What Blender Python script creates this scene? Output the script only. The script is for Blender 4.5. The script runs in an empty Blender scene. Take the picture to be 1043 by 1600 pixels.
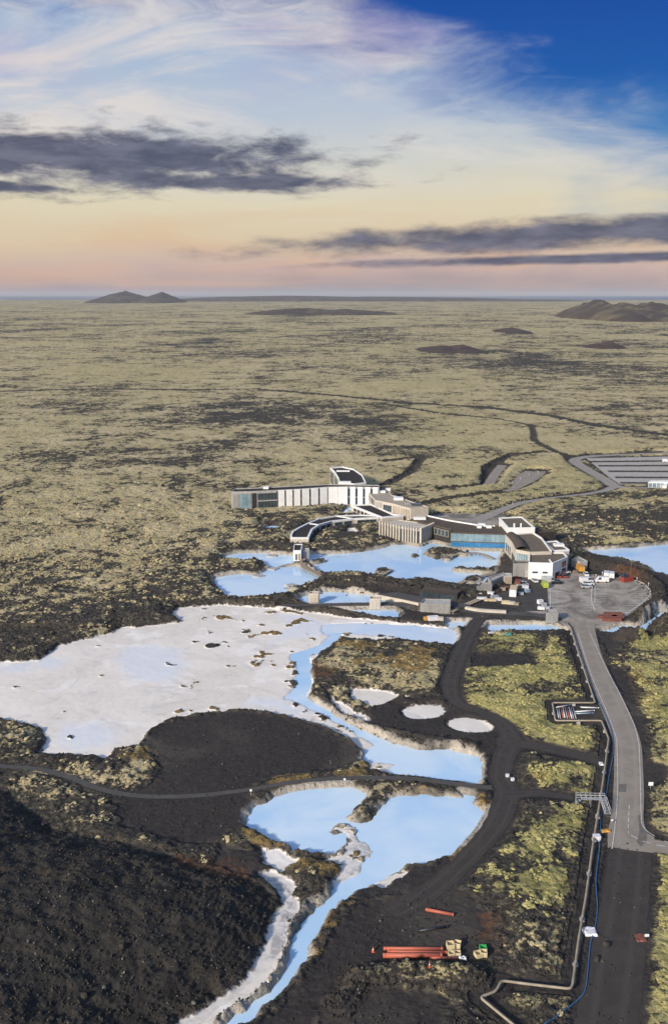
import bpy, math, random
import numpy as np
from mathutils import Vector

random.seed(7)
RNG = np.random.default_rng(11)
scene = bpy.context.scene
COL = scene.collection
R = math.radians

# ------------------------------------------------------------------ camera
CAM_H = 115.0
FPX = 1555.0                      # focal length in pixels of the 1043x1600 photograph
PITCH = math.atan(340.0 / FPX)    # horizon lies 340 px above the picture centre
cam_data = bpy.data.cameras.new('camera')
cam_data.sensor_fit = 'VERTICAL'
cam_data.sensor_height = 36.0
cam_data.lens = 36.0 * FPX / 1600.0
cam_data.clip_start = 1.0
cam_data.clip_end = 400000.0
cam = bpy.data.objects.new('camera', cam_data)
cam.location = (0, 0, CAM_H)
cam.rotation_euler = (math.pi / 2 - PITCH, 0, 0)
COL.objects.link(cam)
scene.camera = cam

# ------------------------------------------------------------------ light and exposure
SUN_EL, SUN_AZ = R(23), R(220)     # azimuth clockwise from +Y: behind the camera on the left
sd = bpy.data.lights.new('sun', 'SUN')
sd.energy = 3.5
sd.angle = R(5.0)
sd.color = (1.0, 0.89, 0.745)
sun = bpy.data.objects.new('sun', sd)
sv = Vector((math.sin(SUN_AZ) * math.cos(SUN_EL), math.cos(SUN_AZ) * math.cos(SUN_EL), math.sin(SUN_EL)))
sun.rotation_euler = sv.to_track_quat('Z', 'Y').to_euler()
sun.location = sv * 300
COL.objects.link(sun)

scene.view_settings.view_transform = 'Standard'
scene.view_settings.look = 'None'
scene.view_settings.gamma = 1.0
scene.view_settings.exposure = 0.50
scene.cycles.volume_bounces = 0
scene.cycles.max_bounces = 6


class NT:
    """small helper that wires shader nodes"""
    def __init__(self, tree):
        self.t = tree
        self.n = tree.nodes
        self.l = tree.links

    def node(self, kind, **kw):
        n = self.n.new(kind)
        for k, v in kw.items():
            setattr(n, k, v)
        return n

    def put(self, sock, v):
        if v is None:
            return
        if isinstance(v, bpy.types.NodeSocket):
            self.l.new(v, sock)
        elif isinstance(v, (tuple, list)) and len(v) == 3 and sock.type == 'RGBA':
            sock.default_value = (*v, 1)
        else:
            sock.default_value = v

    def math(self, op, a, b=None, c=None, clamp=False):
        n = self.node('ShaderNodeMath', operation=op, use_clamp=clamp)
        for i, v in enumerate((a, b, c)):
            self.put(n.inputs[i], v)
        return n.outputs[0]

    def add(self, a, b): return self.math('ADD', a, b)
    def mul(self, a, b): return self.math('MULTIPLY', a, b)
    def sub(self, a, b): return self.math('SUBTRACT', a, b)

    def mix(self, f, a, b, blend='MIX'):
        n = self.node('ShaderNodeMix', data_type='RGBA', blend_type=blend)
        self.put(n.inputs[0], f)
        self.put(n.inputs[6], a)
        self.put(n.inputs[7], b)
        return n.outputs[2]

    def smooth(self, v, lo, hi, a=0.0, b=1.0):
        n = self.node('ShaderNodeMapRange', interpolation_type='SMOOTHSTEP')
        self.put(n.inputs[0], v)
        self.put(n.inputs[1], lo); self.put(n.inputs[2], hi)
        self.put(n.inputs[3], a); self.put(n.inputs[4], b)
        return n.outputs[0]

    def noise(self, vec, scale, detail=4, rough=0.55, dist=0.0, color=False):
        n = self.node('ShaderNodeTexNoise')
        self.put(n.inputs['Vector'], vec)
        n.inputs['Scale'].default_value = scale
        n.inputs['Detail'].default_value = detail
        n.inputs['Roughness'].default_value = rough
        n.inputs['Distortion'].default_value = dist
        return n.outputs['Color' if color else 'Fac']

    def mapping(self, vec, scale=(1, 1, 1), loc=(0, 0, 0), rot=(0, 0, 0)):
        n = self.node('ShaderNodeMapping')
        self.put(n.inputs['Vector'], vec)
        n.inputs['Scale'].default_value = scale
        n.inputs['Location'].default_value = loc
        n.inputs['Rotation'].default_value = rot
        return n.outputs[0]

    def ramp(self, v, stops):
        n = self.node('ShaderNodeValToRGB')
        self.put(n.inputs[0], v)
        e = n.color_ramp.elements
        while len(e) > 1:
            e.remove(e[-1])
        e[0].position = stops[0][0]; e[0].color = (*stops[0][1], 1)
        for p, c in stops[1:]:
            k = e.new(p); k.color = (*c, 1)
        return n.outputs[0]

    def attr(self, name):
        n = self.node('ShaderNodeAttribute', attribute_name=name)
        return n.outputs['Fac']


def srgb(r, g, b):
    f = lambda c: (c / 255 / 12.92) if c / 255 <= 0.04045 else ((c / 255 + 0.055) / 1.055) ** 2.4
    return (f(r), f(g), f(b))


# ------------------------------------------------------------------ sky
world = bpy.data.worlds.new('World')
scene.world = world
world.use_nodes = True
w = NT(world.node_tree)
w.n.clear()
sky = w.node('ShaderNodeTexSky', sky_type='NISHITA')
sky.sun_disc = False
sky.sun_elevation = SUN_EL
sky.sun_rotation = SUN_AZ
sky.altitude = 100
sky.air_density = 1.0
sky.dust_density = 1.5
sky.ozone_density = 2.0
tc = w.node('ShaderNodeTexCoord').outputs['Generated']
sep = w.node('ShaderNodeSeparateXYZ'); w.l.new(tc, sep.inputs[0])
dx, dy, dz = sep.outputs
az = w.math('ARCTAN2', dx, dy)
cmb = w.node('ShaderNodeCombineXYZ')
w.l.new(az, cmb.inputs[0]); w.l.new(dz, cmb.inputs[1])
P = cmb.outputs[0]                                      # (azimuth, elevation)
K = 5.1                                                # the background strength below is 0.14
veil_noise = w.noise(w.mapping(P, (2.6, 8, 1), rot=(0, 0, R(-14))), 1.6, 7, 0.60, 0.7)
veil_fine = w.noise(w.mapping(P, (7, 26, 1), (3, 1, 0), rot=(0, 0, R(-18))), 2.2, 7, 0.62, 1.0)
e_w = w.add(dz, w.mul(w.sub(veil_noise, 0.5), 0.05))
veil = w.ramp(w.math('MULTIPLY', e_w, 3.2, clamp=True), [
    (0.00, srgb(158, 148, 152)), (0.03, srgb(176, 155, 154)), (0.075, srgb(202, 175, 166)),
    (0.16, srgb(220, 199, 168)), (0.27, srgb(222, 212, 184)), (0.40, srgb(206, 208, 204)),
    (0.52, srgb(186, 197, 212)), (0.75, srgb(160, 182, 212)), (1.0, srgb(140, 170, 210))])
streak = w.noise(w.mapping(P, (2.2, 9, 1), (4.4, 2.6, 0), rot=(0, 0, R(-24))), 1.7, 7, 0.62, 0.9)
glow = w.mul(w.smooth(streak, 0.38, 0.64), w.smooth(dz, 0.08, 0.14))
veil = w.mix(w.mul(glow, 0.85), veil, srgb(228, 219, 212))
lilac = w.mul(w.smooth(w.noise(w.mapping(P, (2.5, 7, 1), (1.4, 8.6, 0)), 1.6, 4, 0.5, 0.6), 0.46, 0.66), w.smooth(dz, 0.15, 0.24))
veil = w.mix(w.mul(lilac, 0.55), veil, srgb(176, 160, 204))
blue = w.ramp(w.math('MULTIPLY', dz, 3.2, clamp=True), [
    (0.0, srgb(190, 180, 180)), (0.2, srgb(170, 190, 205)), (0.45, srgb(70, 130, 188)),
    (0.62, srgb(30, 92, 170)), (0.85, srgb(22, 74, 158)), (1.0, srgb(30, 84, 170))])
bf = w.add(w.add(dz, w.mul(dx, 0.5)), w.mul(w.sub(veil_noise, 0.5), 0.24))
bf = w.add(bf, w.mul(w.sub(veil_fine, 0.5), 0.07))
bluef = w.smooth(bf, 0.175, 0.325)
top = w.smooth(w.add(dz, w.mul(w.sub(veil_fine, 0.5), 0.10)), 0.225, 0.30)
bluef = w.math('MAXIMUM', bluef, w.mul(top, 0.75))
low = w.mix(bluef, veil, blue)
# warm pink and orange patches low in the sky
pk = w.noise(w.mapping(P, (3, 22, 1), (9, 4, 0)), 1.7, 5, 0.55, 0.6)
pkf = w.mul(w.smooth(pk, 0.42, 0.68), w.smooth(dz, 0.11, 0.03))
low = w.mix(w.mul(pkf, 0.45), low, srgb(222, 178, 142))
lowk = w.node('ShaderNodeVectorMath', operation='SCALE'); w.l.new(low, lowk.inputs[0]); lowk.inputs[3].default_value = K
high = w.smooth(dz, 0.28, 0.55)
skycol = w.mix(high, lowk.outputs[0], sky.outputs[0])


def cloud_field(shift):
    nz = w.noise(w.mapping(P, (7.0, 22, 1), shift), 2.2, 9, 0.63, 0.25)
    return nz


def bank(az0, e0, ra, re, cn, tilt=0.0, amp=2.4):
    a = w.math('DIVIDE', w.sub(az, az0), ra)
    e = w.math('DIVIDE', w.sub(w.sub(dz, e0), w.mul(w.sub(az, az0), tilt)), re)
    d = w.math('SQRT', w.add(w.mul(a, a), w.mul(e, e)))
    v = w.add(w.sub(1.0, d), w.mul(w.sub(cn, 0.5), amp))
    return w.smooth(v, -0.12, 0.62)


cn = cloud_field((0.6, 3.3, 0))
cn2 = cloud_field((5.2, 1.7, 0))
b1 = bank(-0.225, 0.124, 0.27, 0.033, cn)
b1b = bank(-0.08, 0.104, 0.13, 0.010, cn2)
b1c = bank(-0.31, 0.096, 0.09, 0.007, cn2)
b2 = bank(0.24, 0.057, 0.36, 0.017, cn2, 0.045, 1.5)
b2b = bank(0.24, 0.033, 0.28, 0.006, cn, 0.02, 1.3)
stray = w.mul(w.smooth(w.noise(w.mapping(P, (5, 40, 1), (2, 8, 0)), 1.6, 8, 0.58, 0.3), 0.60, 0.72), w.mul(w.smooth(dz, 0.015, 0.04), w.smooth(dz, 0.20, 0.12)))
stray = w.mul(stray, w.smooth(w.math('ABSOLUTE', az), 0.36, 0.55))   # more of the same cloud beyond this stretch of sky
cl = b1
for q in (b1b, b1c, b2, b2b, stray):
    cl = w.math('MAXIMUM', cl, q)
shade = w.noise(w.mapping(P, (8, 34, 1), (1, 1, 0)), 2.2, 6, 0.6)
clc = w.mix(w.smooth(shade, 0.35, 0.7), srgb(62, 70, 98), srgb(104, 108, 130))
clk = w.node('ShaderNodeVectorMath', operation='SCALE'); w.l.new(clc, clk.inputs[0]); clk.inputs[3].default_value = K
skycol = w.mix(w.mul(cl, 0.93), skycol, clk.outputs[0])
bg = w.node('ShaderNodeBackground'); bg.inputs['Strength'].default_value = 0.14
w.l.new(skycol, bg.inputs[0])
wo = w.node('ShaderNodeOutputWorld'); w.l.new(bg.outputs[0], wo.inputs[0])

# ------------------------------------------------------------------ geometry helpers
CP, SP = math.cos(PITCH), math.sin(PITCH)
LAND = 1.2


def G(u, v, z=LAND):
    """survey point: where the sight line of photograph pixel (u, v) meets height z"""
    xn, yn = (u - 521.5) / FPX, (v - 800.0) / FPX
    dzz = -SP - yn * CP
    t = (z - CAM_H) / dzz
    return (xn * t, (CP - yn * SP) * t)


def GP(pts, z=LAND):
    return [G(u, v, z) for u, v in pts]


def scale_at(v, z=LAND):
    return (v - 460) * CP / (CAM_H - z)


def tag(o, label=None, cat=None, group=None, kind=None):
    if label: o['label'] = label
    if cat: o['category'] = cat
    if group: o['group'] = group
    if kind: o['kind'] = kind
    return o


def empty(name, loc, label, cat, group=None, rz=0.0):
    o = bpy.data.objects.new(name, None)
    o.location = loc
    o.rotation_euler = (0, 0, rz)
    o.empty_display_size = 0.5
    COL.objects.link(o)
    return tag(o, label, cat, group)


def mesh_obj(name, verts, faces, mat, parent=None, smooth=False, local=False):
    """verts in world space unless local; a parented part is stored relative to its thing"""
    me = bpy.data.meshes.new(name)
    if parent is not None and not local:
        off = parent.matrix_basis.translation
        p = parent.parent
        while p is not None:
            off = off + p.matrix_basis.translation
            p = p.parent
        verts = [(a[0] - off[0], a[1] - off[1], a[2] - off[2]) for a in verts]
    me.from_pydata([tuple(map(float, a)) for a in verts], [], faces)
    me.update()
    if smooth:
        me.polygons.foreach_set('use_smooth', [True] * len(me.polygons))
    if mat: me.materials.append(mat)
    o = bpy.data.objects.new(name, me)
    COL.objects.link(o)
    if parent is not None: o.parent = parent
    return o


class MB:
    def __init__(self): self.v, self.f = [], []

    def add(self, v, f):
        b = len(self.v); self.v += v; self.f += [tuple(i + b for i in q) for q in f]
        return self

    def box(self, x0, x1, y0, y1, z0, z1):
        v = [(x, y, z) for z in (z0, z1) for x, y in ((x0, y0), (x1, y0), (x1, y1), (x0, y1))]
        return self.add(v, [(3, 2, 1, 0), (4, 5, 6, 7), (0, 1, 5, 4), (1, 2, 6, 5), (2, 3, 7, 6), (3, 0, 4, 7)])

    def obox(self, p, q, thick, z0, z1, off=0.0):
        """box along the segment p-q, thick to the left of it"""
        d = np.array(q, float)[:2] - np.array(p, float)[:2]
        d /= max(np.linalg.norm(d), 1e-6)
        n = np.array((-d[1], d[0]))
        a, b = np.array(p, float)[:2] + n * off, np.array(q, float)[:2] + n * off
        c = [a, b, b + n * thick, a + n * thick]
        v = [(x[0], x[1], z) for z in (z0, z1) for x in c]
        return self.add(v, [(3, 2, 1, 0), (4, 5, 6, 7), (0, 1, 5, 4), (1, 2, 6, 5), (2, 3, 7, 6), (3, 0, 4, 7)])

    def prism(self, poly, z0, z1, cap=True, bottom=False):
        n = len(poly)
        v = [(p[0], p[1], z0) for p in poly] + [(p[0], p[1], z1) for p in poly]
        f = [(i, (i + 1) % n, n + (i + 1) % n, n + i) for i in range(n)]
        if cap: f.append(tuple(range(n, 2 * n)))
        if bottom: f.append(tuple(range(n - 1, -1, -1)))
        return self.add(v, f)

    def ring(self, outer, inner, z0, z1):
        n = len(outer)
        v = [(p[0], p[1], z) for pl, z in ((outer, z0), (outer, z1), (inner, z1), (inner, z0)) for p in pl]
        f = []
        for i in range(n):
            j = (i + 1) % n
            f += [(i, j, n + j, n + i), (n + i, n + j, 2 * n + j, 2 * n + i), (2 * n + i, 2 * n + j, 3 * n + j, 3 * n + i)]
        return self.add(v, f)

    def tube(self, pts, r, seg=8, cap=True):
        pts = [np.array(p, float) for p in pts]
        rings, v, f = [], [], []
        for i, p in enumerate(pts):
            d = (pts[min(i + 1, len(pts) - 1)] - pts[max(i - 1, 0)])
            d /= max(np.linalg.norm(d), 1e-6)
            up = np.array((0, 0, 1.0)) if abs(d[2]) < 0.9 else np.array((1.0, 0, 0))
            s = np.cross(d, up); s /= np.linalg.norm(s)
            t = np.cross(s, d)
            b = len(v)
            for k in range(seg):
                a = 2 * math.pi * k / seg
                v.append(tuple(p + r * (math.cos(a) * s + math.sin(a) * t)))
            rings.append(b)
        for i in range(len(pts) - 1):
            for k in range(seg):
                a, b = rings[i], rings[i + 1]
                f.append((a + k, a + (k + 1) % seg, b + (k + 1) % seg, b + k))
        if cap:
            f.append(tuple(range(seg - 1, -1, -1)))
            f.append(tuple(rings[-1] + k for k in range(seg)))
        return self.add(v, f)

    def build(self, name, mat, parent=None, smooth=False, local=False):
        return mesh_obj(name, self.v, self.f, mat, parent, smooth, local)


def ccw(poly):
    a = sum(poly[i][0] * poly[(i + 1) % len(poly)][1] - poly[(i + 1) % len(poly)][0] * poly[i][1] for i in range(len(poly)))
    return poly if a > 0 else poly[::-1]


def inset(poly, d):
    """poly counter-clockwise; moves every corner inwards by d (mitred)"""
    out, n = [], len(poly)
    for i in range(n):
        p0, p1, p2 = (np.array(poly[k % n], float) for k in (i - 1, i, i + 1))
        e0, e1 = p1 - p0, p2 - p1
        e0 /= max(np.linalg.norm(e0), 1e-9); e1 /= max(np.linalg.norm(e1), 1e-9)
        n0, n1 = np.array((-e0[1], e0[0])), np.array((-e1[1], e1[0]))
        m = n0 + n1
        k = d * 2 / max(np.dot(m, m), 0.5)
        out.append(tuple(p1 + m * k))
    return out


def catmull(pts, n=8, closed=False):
    pts = [np.array(p, float) for p in pts]
    m = len(pts)
    out = []
    for i in range(m if closed else m - 1):
        if closed:
            a, b, c, d = (pts[(i + k) % m] for k in (-1, 0, 1, 2))
        else:
            b, c = pts[i], pts[i + 1]
            a = pts[i - 1] if i > 0 else 2 * b - c
            d = pts[i + 2] if i + 2 < m else 2 * c - b
        for t in np.linspace(0, 1, n, endpoint=False):
            out.append(tuple(0.5 * (2 * b + (c - a) * t + (2 * a - 5 * b + 4 * c - d) * t * t + (3 * b - a - 3 * c + d) * t ** 3)))
    if not closed: out.append(tuple(pts[-1]))
    return out


# ------------------------------------------------------------------ numpy noise and distance fields
_perm = RNG.permutation(4096)
_ga = RNG.random(4096) * 2 * math.pi
_gx, _gy = np.cos(_ga), np.sin(_ga)


def perlin(x, y):
    xi, yi = np.floor(x).astype(np.int64), np.floor(y).astype(np.int64)
    xf, yf = x - xi, y - yi
    u, v = xf ** 3 * (xf * (xf * 6 - 15) + 10), yf ** 3 * (yf * (yf * 6 - 15) + 10)

    def g(ix, iy, fx, fy):
        h = _perm[(_perm[ix & 4095] + iy) & 4095]
        return _gx[h] * fx + _gy[h] * fy
    a, b = g(xi, yi, xf, yf), g(xi + 1, yi, xf - 1, yf)
    c, d = g(xi, yi + 1, xf, yf - 1), g(xi + 1, yi + 1, xf - 1, yf - 1)
    return (a + u * (b - a)) * (1 - v) + (c + u * (d - c)) * v


def fbm(x, y, wl, octs=4, gain=0.5, seed=0.0):
    s, a = 0, 1.0
    f = 1.0 / wl
    for k in range(octs):
        s = s + a * perlin(x * f + seed + 17.3 * k, y * f - seed * 0.7 + 9.1 * k)
        a *= gain; f *= 2.03
    return s


def sstep(a, b, x):
    t = np.clip((x - a) / (b - a), 0, 1)
    return t * t * (3 - 2 * t)


def sd_poly(x, y, poly, far=40.0):
    """signed distance, positive inside, clipped at -far"""
    P_ = np.array(poly, float)
    out = np.full(x.shape, -far)
    m = (x > P_[:, 0].min() - far) & (x < P_[:, 0].max() + far) & (y > P_[:, 1].min() - far) & (y < P_[:, 1].max() + far)
    idx = np.nonzero(m)[0]
    if idx.size == 0: return out
    px, py = x[idx], y[idx]
    d2 = np.full(px.shape, 1e18); ins = np.zeros(px.shape, bool)
    n = len(P_)
    for i in range(n):
        ax, ay = P_[i]; bx, by = P_[(i + 1) % n]
        ex, ey = bx - ax, by - ay
        t = np.clip(((px - ax) * ex + (py - ay) * ey) / max(ex * ex + ey * ey, 1e-12), 0, 1)
        d2 = np.minimum(d2, (px - ax - t * ex) ** 2 + (py - ay - t * ey) ** 2)
        if ay != by:
            c = ((ay > py) != (by > py)) & (px < (bx - ax) * (py - ay) / (by - ay) + ax)
            ins ^= c
    d = np.sqrt(d2)
    out[idx] = np.maximum(np.where(ins, d, -d), -far)
    return out


def d_line(x, y, line, far=40.0):
    P_ = np.array(line, float)
    out = np.full(x.shape, far)
    m = (x > P_[:, 0].min() - far) & (x < P_[:, 0].max() + far) & (y > P_[:, 1].min() - far) & (y < P_[:, 1].max() + far)
    idx = np.nonzero(m)[0]
    if idx.size == 0: return out
    px, py = x[idx], y[idx]
    d2 = np.full(px.shape, far * far)
    for i in range(len(P_) - 1):
        ax, ay = P_[i]; bx, by = P_[i + 1]
        ex, ey = bx - ax, by - ay
        t = np.clip(((px - ax) * ex + (py - ay) * ey) / max(ex * ex + ey * ey, 1e-12), 0, 1)
        d2 = np.minimum(d2, (px - ax - t * ex) ** 2 + (py - ay - t * ey) ** 2)
    out[idx] = np.sqrt(d2)
    return out


# ------------------------------------------------------------------ survey of the site (photograph pixels)
PIPE = [(883, 972), (890, 980), (906, 1030), (929, 1098), (862, 1098), (867, 1126), (939, 1126), (950, 1154), (941, 1222), (924.5, 1327), (915, 1398), (903, 1469), (893.6, 1540), (889, 1545), (820, 1537), (783, 1532), (774, 1549), (749, 1558), (799, 1599), (840, 1632)]
POOLS = {
    'lower_pond': [(387,1288),(398,1264),(419,1252),(461,1237),(508,1228),(541,1228),(562,1237),(567,1250),(546,1271),(542,1280),(558,1287),
                   (579,1283),(596,1264),(617,1246),(655,1243),(719,1247),(723,1239),(738,1239),(740,1260),(763,1271),(761,1281),(735,1307),
                   (714,1328),(681,1345),(638,1353),(609,1366),(588,1378),(560,1390),(527,1408),(508,1431),(488,1460),(475,1493),(456,1526),
                   (423,1561),(381,1600),(330,1645),(290,1645),(348,1600),(390,1571),(429,1539),(446,1513),(456,1483),(469,1451),(488,1425),
                   (511,1408),(521,1392),(544,1380),(566,1366),(572,1350),(586,1335),(579,1319),(560,1304),(556,1296),(554,1291),(529,1290),
                   (514,1295),(518,1302),(535,1306),(538,1319),(525,1333),(503,1339),(465,1331),(444,1318),(411,1303)],
    'middle_pond': [(521,994),(495,1012),(459,1023),(465,1043),(463,1074),(450,1089),(461,1093),(488,1107),(523,1124),(564,1148),(583,1159),
                    (590,1166),(573,1174),(571,1188),(613,1191),(621,1198),(613,1208),(682,1217),(716,1224),(745,1226),(749,1191),(744,1184),
                    (702,1172),(664,1172),(619,1164),(588,1150),(557,1136),(530,1122),(502,1105),(475,1088),(481,1074),(484,1039),(481,1026),
                    (503,1017),(528,998)],
    'west_lagoon': [(346,872),(372,865),(412,865),(455,868),(472,870),(470,880),(440,885),(421,888),(409,878),(395,876),(381,879),(360,876)],
    'south_lagoon': [(335,904),(352,900),(378,897),(403,898),(421,889),(445,886),(470,886),(492,897),(499,903),(480,914),(455,920),(440,919),(458,926),
                     (443,930),(410,934),(381,936),(357,934),(341,919)],
    'main_lagoon': [(473,872),(483,866),(516,866),(559,863),(596,857),(611,853),(650,849),(700,851),(704,856),(790,856),(792,862),(780,870),(775,886),
                    (765,902),(744,917),(698,914),(669,907),(632,909),(589,902),(550,897),(519,899),(496,892),(486,884),(480,878)],
    'bath_pool': [(467,937),(483,930),(516,927),(559,934),(611,946),(622,966),(596,967),(541,956),(492,949)],
    'strip_pool': [(505,925),(560,928),(640,943),(700,958),(690,962),(630,952),(565,936),(515,930)],
    'milk_marsh': [(505,980),(530,976),(570,975),(620,977),(700,983),(712,995),(705,1006),(640,999),(590,992),(545,989),(518,995)],
    'east_pool': [(912,861),(980,856),(1060,850),(1200,850),(1200,930),(1043,901),(1011,887),(980,877),(937,869)],
    'east_creek': [(1200,935),(1043,956),(1023,961),(1009,971),(1000,980),(1010,985),(1024,983),(1030,975),(1060,968),(1200,965)],
    'canal': [(757,976),(820,976),(893,977),(980,978),(1002,980),(1000,990),(940,990),(890,988),(820,987),(757,987),(735,978),(725,972),(735,972)],
    'small_pond': [(694,974),(712,971),(731,975),(730,981),(708,983)],
    'hotel_pool': [(533,803),(540,795),(546,787),(575,786),(568,793),(556,796),(548,804),(540,806)],
    'north_pool': [(415,823),(437,822),(430,829),(418,829)],
    'east_bay': [(676,848),(704,852),(704,858),(676,856)],
}
DRY_POOLS = {'settling_basin': [(628,1113),(636,1106),(660,1102),(684,1103),(694,1110),(688,1119),(664,1124),(640,1123)],
             'settling_basin_b': [(698,1131),(708,1124),(728,1122),(752,1127),(770,1138),(762,1144),(734,1145),(710,1141)]}
ISLES = [[(660,866),(672,858),(690,856),(715,862),(738,868),(720,869),(700,870),(680,873)],
         [(638,868),(648,866),(656,868),(648,871)], [(689,874),(700,871),(708,874),(698,877)],
         [(584,893),(593,888),(605,890),(612,893),(600,898),(588,899)],
         [(705,888),(735,890),(765,889),(775,884),(782,888),(770,896),(742,895),(708,893)],
         [(640,906),(655,903),(668,905),(660,910)], [(720,906),(745,901),(755,906),(740,912),(722,912)],
         [(480,879),(505,875),(512,877),(488,883)]]
SILICA = [[(345,944),(278,949),(268,961),(283,971),(211,980),(192,978),(177,988),(139,997),(91,1009),(62,1031),(-60,1036),(-120,1050),(-60,1128),(0,1124),
           (45,1132),(70,1145),(72,1158),(60,1178),(130,1181),(165,1185),(180,1172),(215,1165),(235,1140),(262,1124),(330,1113),(385,1110),(440,1118),(500,1134),
           (545,1155),(572,1180),(575,1200),(600,1208),(700,1222),(748,1228),(752,1190),(705,1170),(660,1171),(620,1163),(590,1150),(557,1137),(530,1123),(503,1106),
           (482,1090),(490,1062),(484,1040),(500,1018),(530,998),(640,1002),(708,1010),(716,992),(700,979),(620,972),(540,964),(480,955),(440,950),(390,947)],
          [(403,1367),(429,1389),(441,1408),(423,1441),(410,1483),(390,1522),(348,1555),(284,1591),(260,1620),(320,1640),(381,1602),(425,1562),(458,1527),(478,1493),(492,1460),
           (512,1431),(500,1420),(472,1435),(470,1395),(456,1376),(443,1364),(420,1360)],
          [(405,1325),(440,1328),(470,1345),(440,1362),(415,1352)],
          [(515,1293),(560,1290),(590,1330),(575,1362),(545,1378),(515,1392),(535,1350),(500,1348),(535,1332),(545,1312),(535,1302)],
          [(545,1075),(600,1078),(640,1090),(580,1105),(550,1092)], [(510,1085),(540,1100),(580,1125),(570,1130),(530,1112)],
          [(580,1378),(620,1362),(640,1362),(600,1390)], [(541,826),(552,825),(560,829),(552,835),(542,833)]]
SPINES = [[(470,1436),(456,1474),(447,1505),(432,1532),(400,1560),(352,1592),(300,1635)], [(468,1395),(490,1405),(474,1432)]]
WET = [[(183,1030),(195,1012),(240,1008),(285,1016),(290,1040),(272,1062),(240,1066),(205,1058)], [(60,1034),(85,1026),(102,1030),(95,1042),(72,1044)],
       [(0,1042),(45,1036),(52,1048),(0,1052)], [(85,1160),(100,1130),(160,1128),(190,1140),(175,1160),(120,1175)],
       [(440,1092),(400,1090),(375,1100),(450,1112),(490,1118)], [(440,960),(480,965),(560,990),(480,995),(420,1005),(450,980)]]
GRAVEL = [[(1003,1332),(1030,1338),(1024,1400),(1018,1500),(1010,1640),(975,1640),(990,1500)], [(1001,1240),(1012,1240),(1016,1290),(1043,1308),(1100,1318),(1100,1328),(1015,1310),(1002,1290)],
          [(858,1095),(932,1095),(945,1130),(930,1130),(864,1130)],
          [(215,1165),(250,1130),(330,1113),(380,1110),(440,1118),(500,1135),(560,1165),(573,1180),(565,1190),(540,1200),(470,1210),(400,1225),(390,1240),(400,1255),
           (385,1285),(360,1300),(330,1320),(250,1310),(185,1290),(175,1250),(235,1225),(250,1190)],
          [(640,1400),(700,1375),(740,1400),(770,1440),(775,1480),(760,1505),(690,1500),(600,1502),(560,1520),(530,1540),(500,1570),(500,1600),(520,1645),(370,1645),(420,1585),(470,1530),(495,1490),(520,1450),(560,1412),(610,1400)],
          [(545,1125),(580,1105),(640,1090),(700,1085),(720,1100),(790,1130),(800,1170),(760,1185),(700,1168),(600,1150)],
          [(735,1022),(830,1020),(840,1038),(735,1042)], [(925,985),(1000,990),(1000,1000),(965,1012),(952,1028)],
          [(948,1040),(975,1045),(1010,1130),(1018,1190),(1043,1196),(1043,1215),(1010,1240),(1010,1290),(1000,1250),(996,1160),(975,1100)],
          [(455,940),(500,953),(560,960),(620,970),(625,945),(700,948),(760,960),(752,985),(735,985),(720,975),(690,972),(640,978),(560,968),(470,950)],
          [(470,1005),(520,1000),(530,1010),(490,1025)], [(470,1092),(525,1090),(530,1105),(505,1110)],
          [(560,915),(660,925),(720,938),(800,925),(865,950),(865,975),(760,968),(640,945),(500,912)],
          [(930,860),(1000,885),(1060,905),(1060,955),(1005,970),(1010,925),(960,900),(900,895),(895,870)],
          [(770,870),(800,850),(800,905),(765,915)], [(340,1320),(420,1330),(440,1365),(400,1375),(330,1350)],
          [(560,1360),(680,1348),(740,1310),(770,1280),(790,1290),(700,1380),(560,1412),(540,1400)],
          [(500,1570),(560,1540),(640,1545),(700,1560),(700,1645),(480,1645)]]
MOUND = [(-60,1215),(0,1232),(45,1262),(85,1300),(190,1318),(250,1335),(330,1362),(400,1378),(437,1407),(415,1450),(404,1485),(383,1520),(343,1550),(280,1588),(235,1622),(100,1800),(-300,1800),(-400,1300)]
OCHRE = [[(612,1236),(650,1231),(725,1238),(716,1246),(650,1242),(618,1248),(598,1266),(583,1282),(577,1279),(600,1250)], [(742,1238),(765,1243),(770,1262),(755,1268),(742,1258)],
         [(397,1226),(430,1215),(480,1212),(478,1219),(420,1231)], [(530,1205),(572,1193),(578,1208),(530,1212)], [(615,1026),(650,1014),(680,1016),(672,1050),(640,1054),(612,1046)],
         [(550,1032),(610,1028),(615,1040),(556,1041)], [(385,1300),(425,1295),(445,1318),(410,1318)], [(514,1292),(530,1289),(552,1290),(545,1297),(525,1299)],
         [(430,1340),(470,1345),(530,1350),(560,1362),(540,1372),(470,1360)], [(528,998),(550,1005),(600,1010),(560,1020),(530,1010)],
         [(190,1180),(230,1170),(245,1172),(235,1190),(200,1192)], [(940,1300),(955,1298),(950,1303),(938,1304)], [(835,1215),(850,1212),(855,1218),(838,1222)],
         [(700,1330),(760,1282),(765,1295),(715,1350)], [(500,1430),(540,1395),(550,1402),(520,1440),(490,1490),(478,1500)]]
RUST = [[(265,1342),(330,1338),(385,1352),(412,1372),(360,1385),(300,1365)], [(1000,1040),(1015,1090),(1025,1120),(1010,1110),(985,1060)], [(465,1045),(500,1035),(530,1045),(520,1065),(490,1060)],
        [(745,1440),(775,1430),(780,1480),(765,1500),(758,1470)], [(940,880),(1000,900),(1010,915),(960,898)]]
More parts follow.
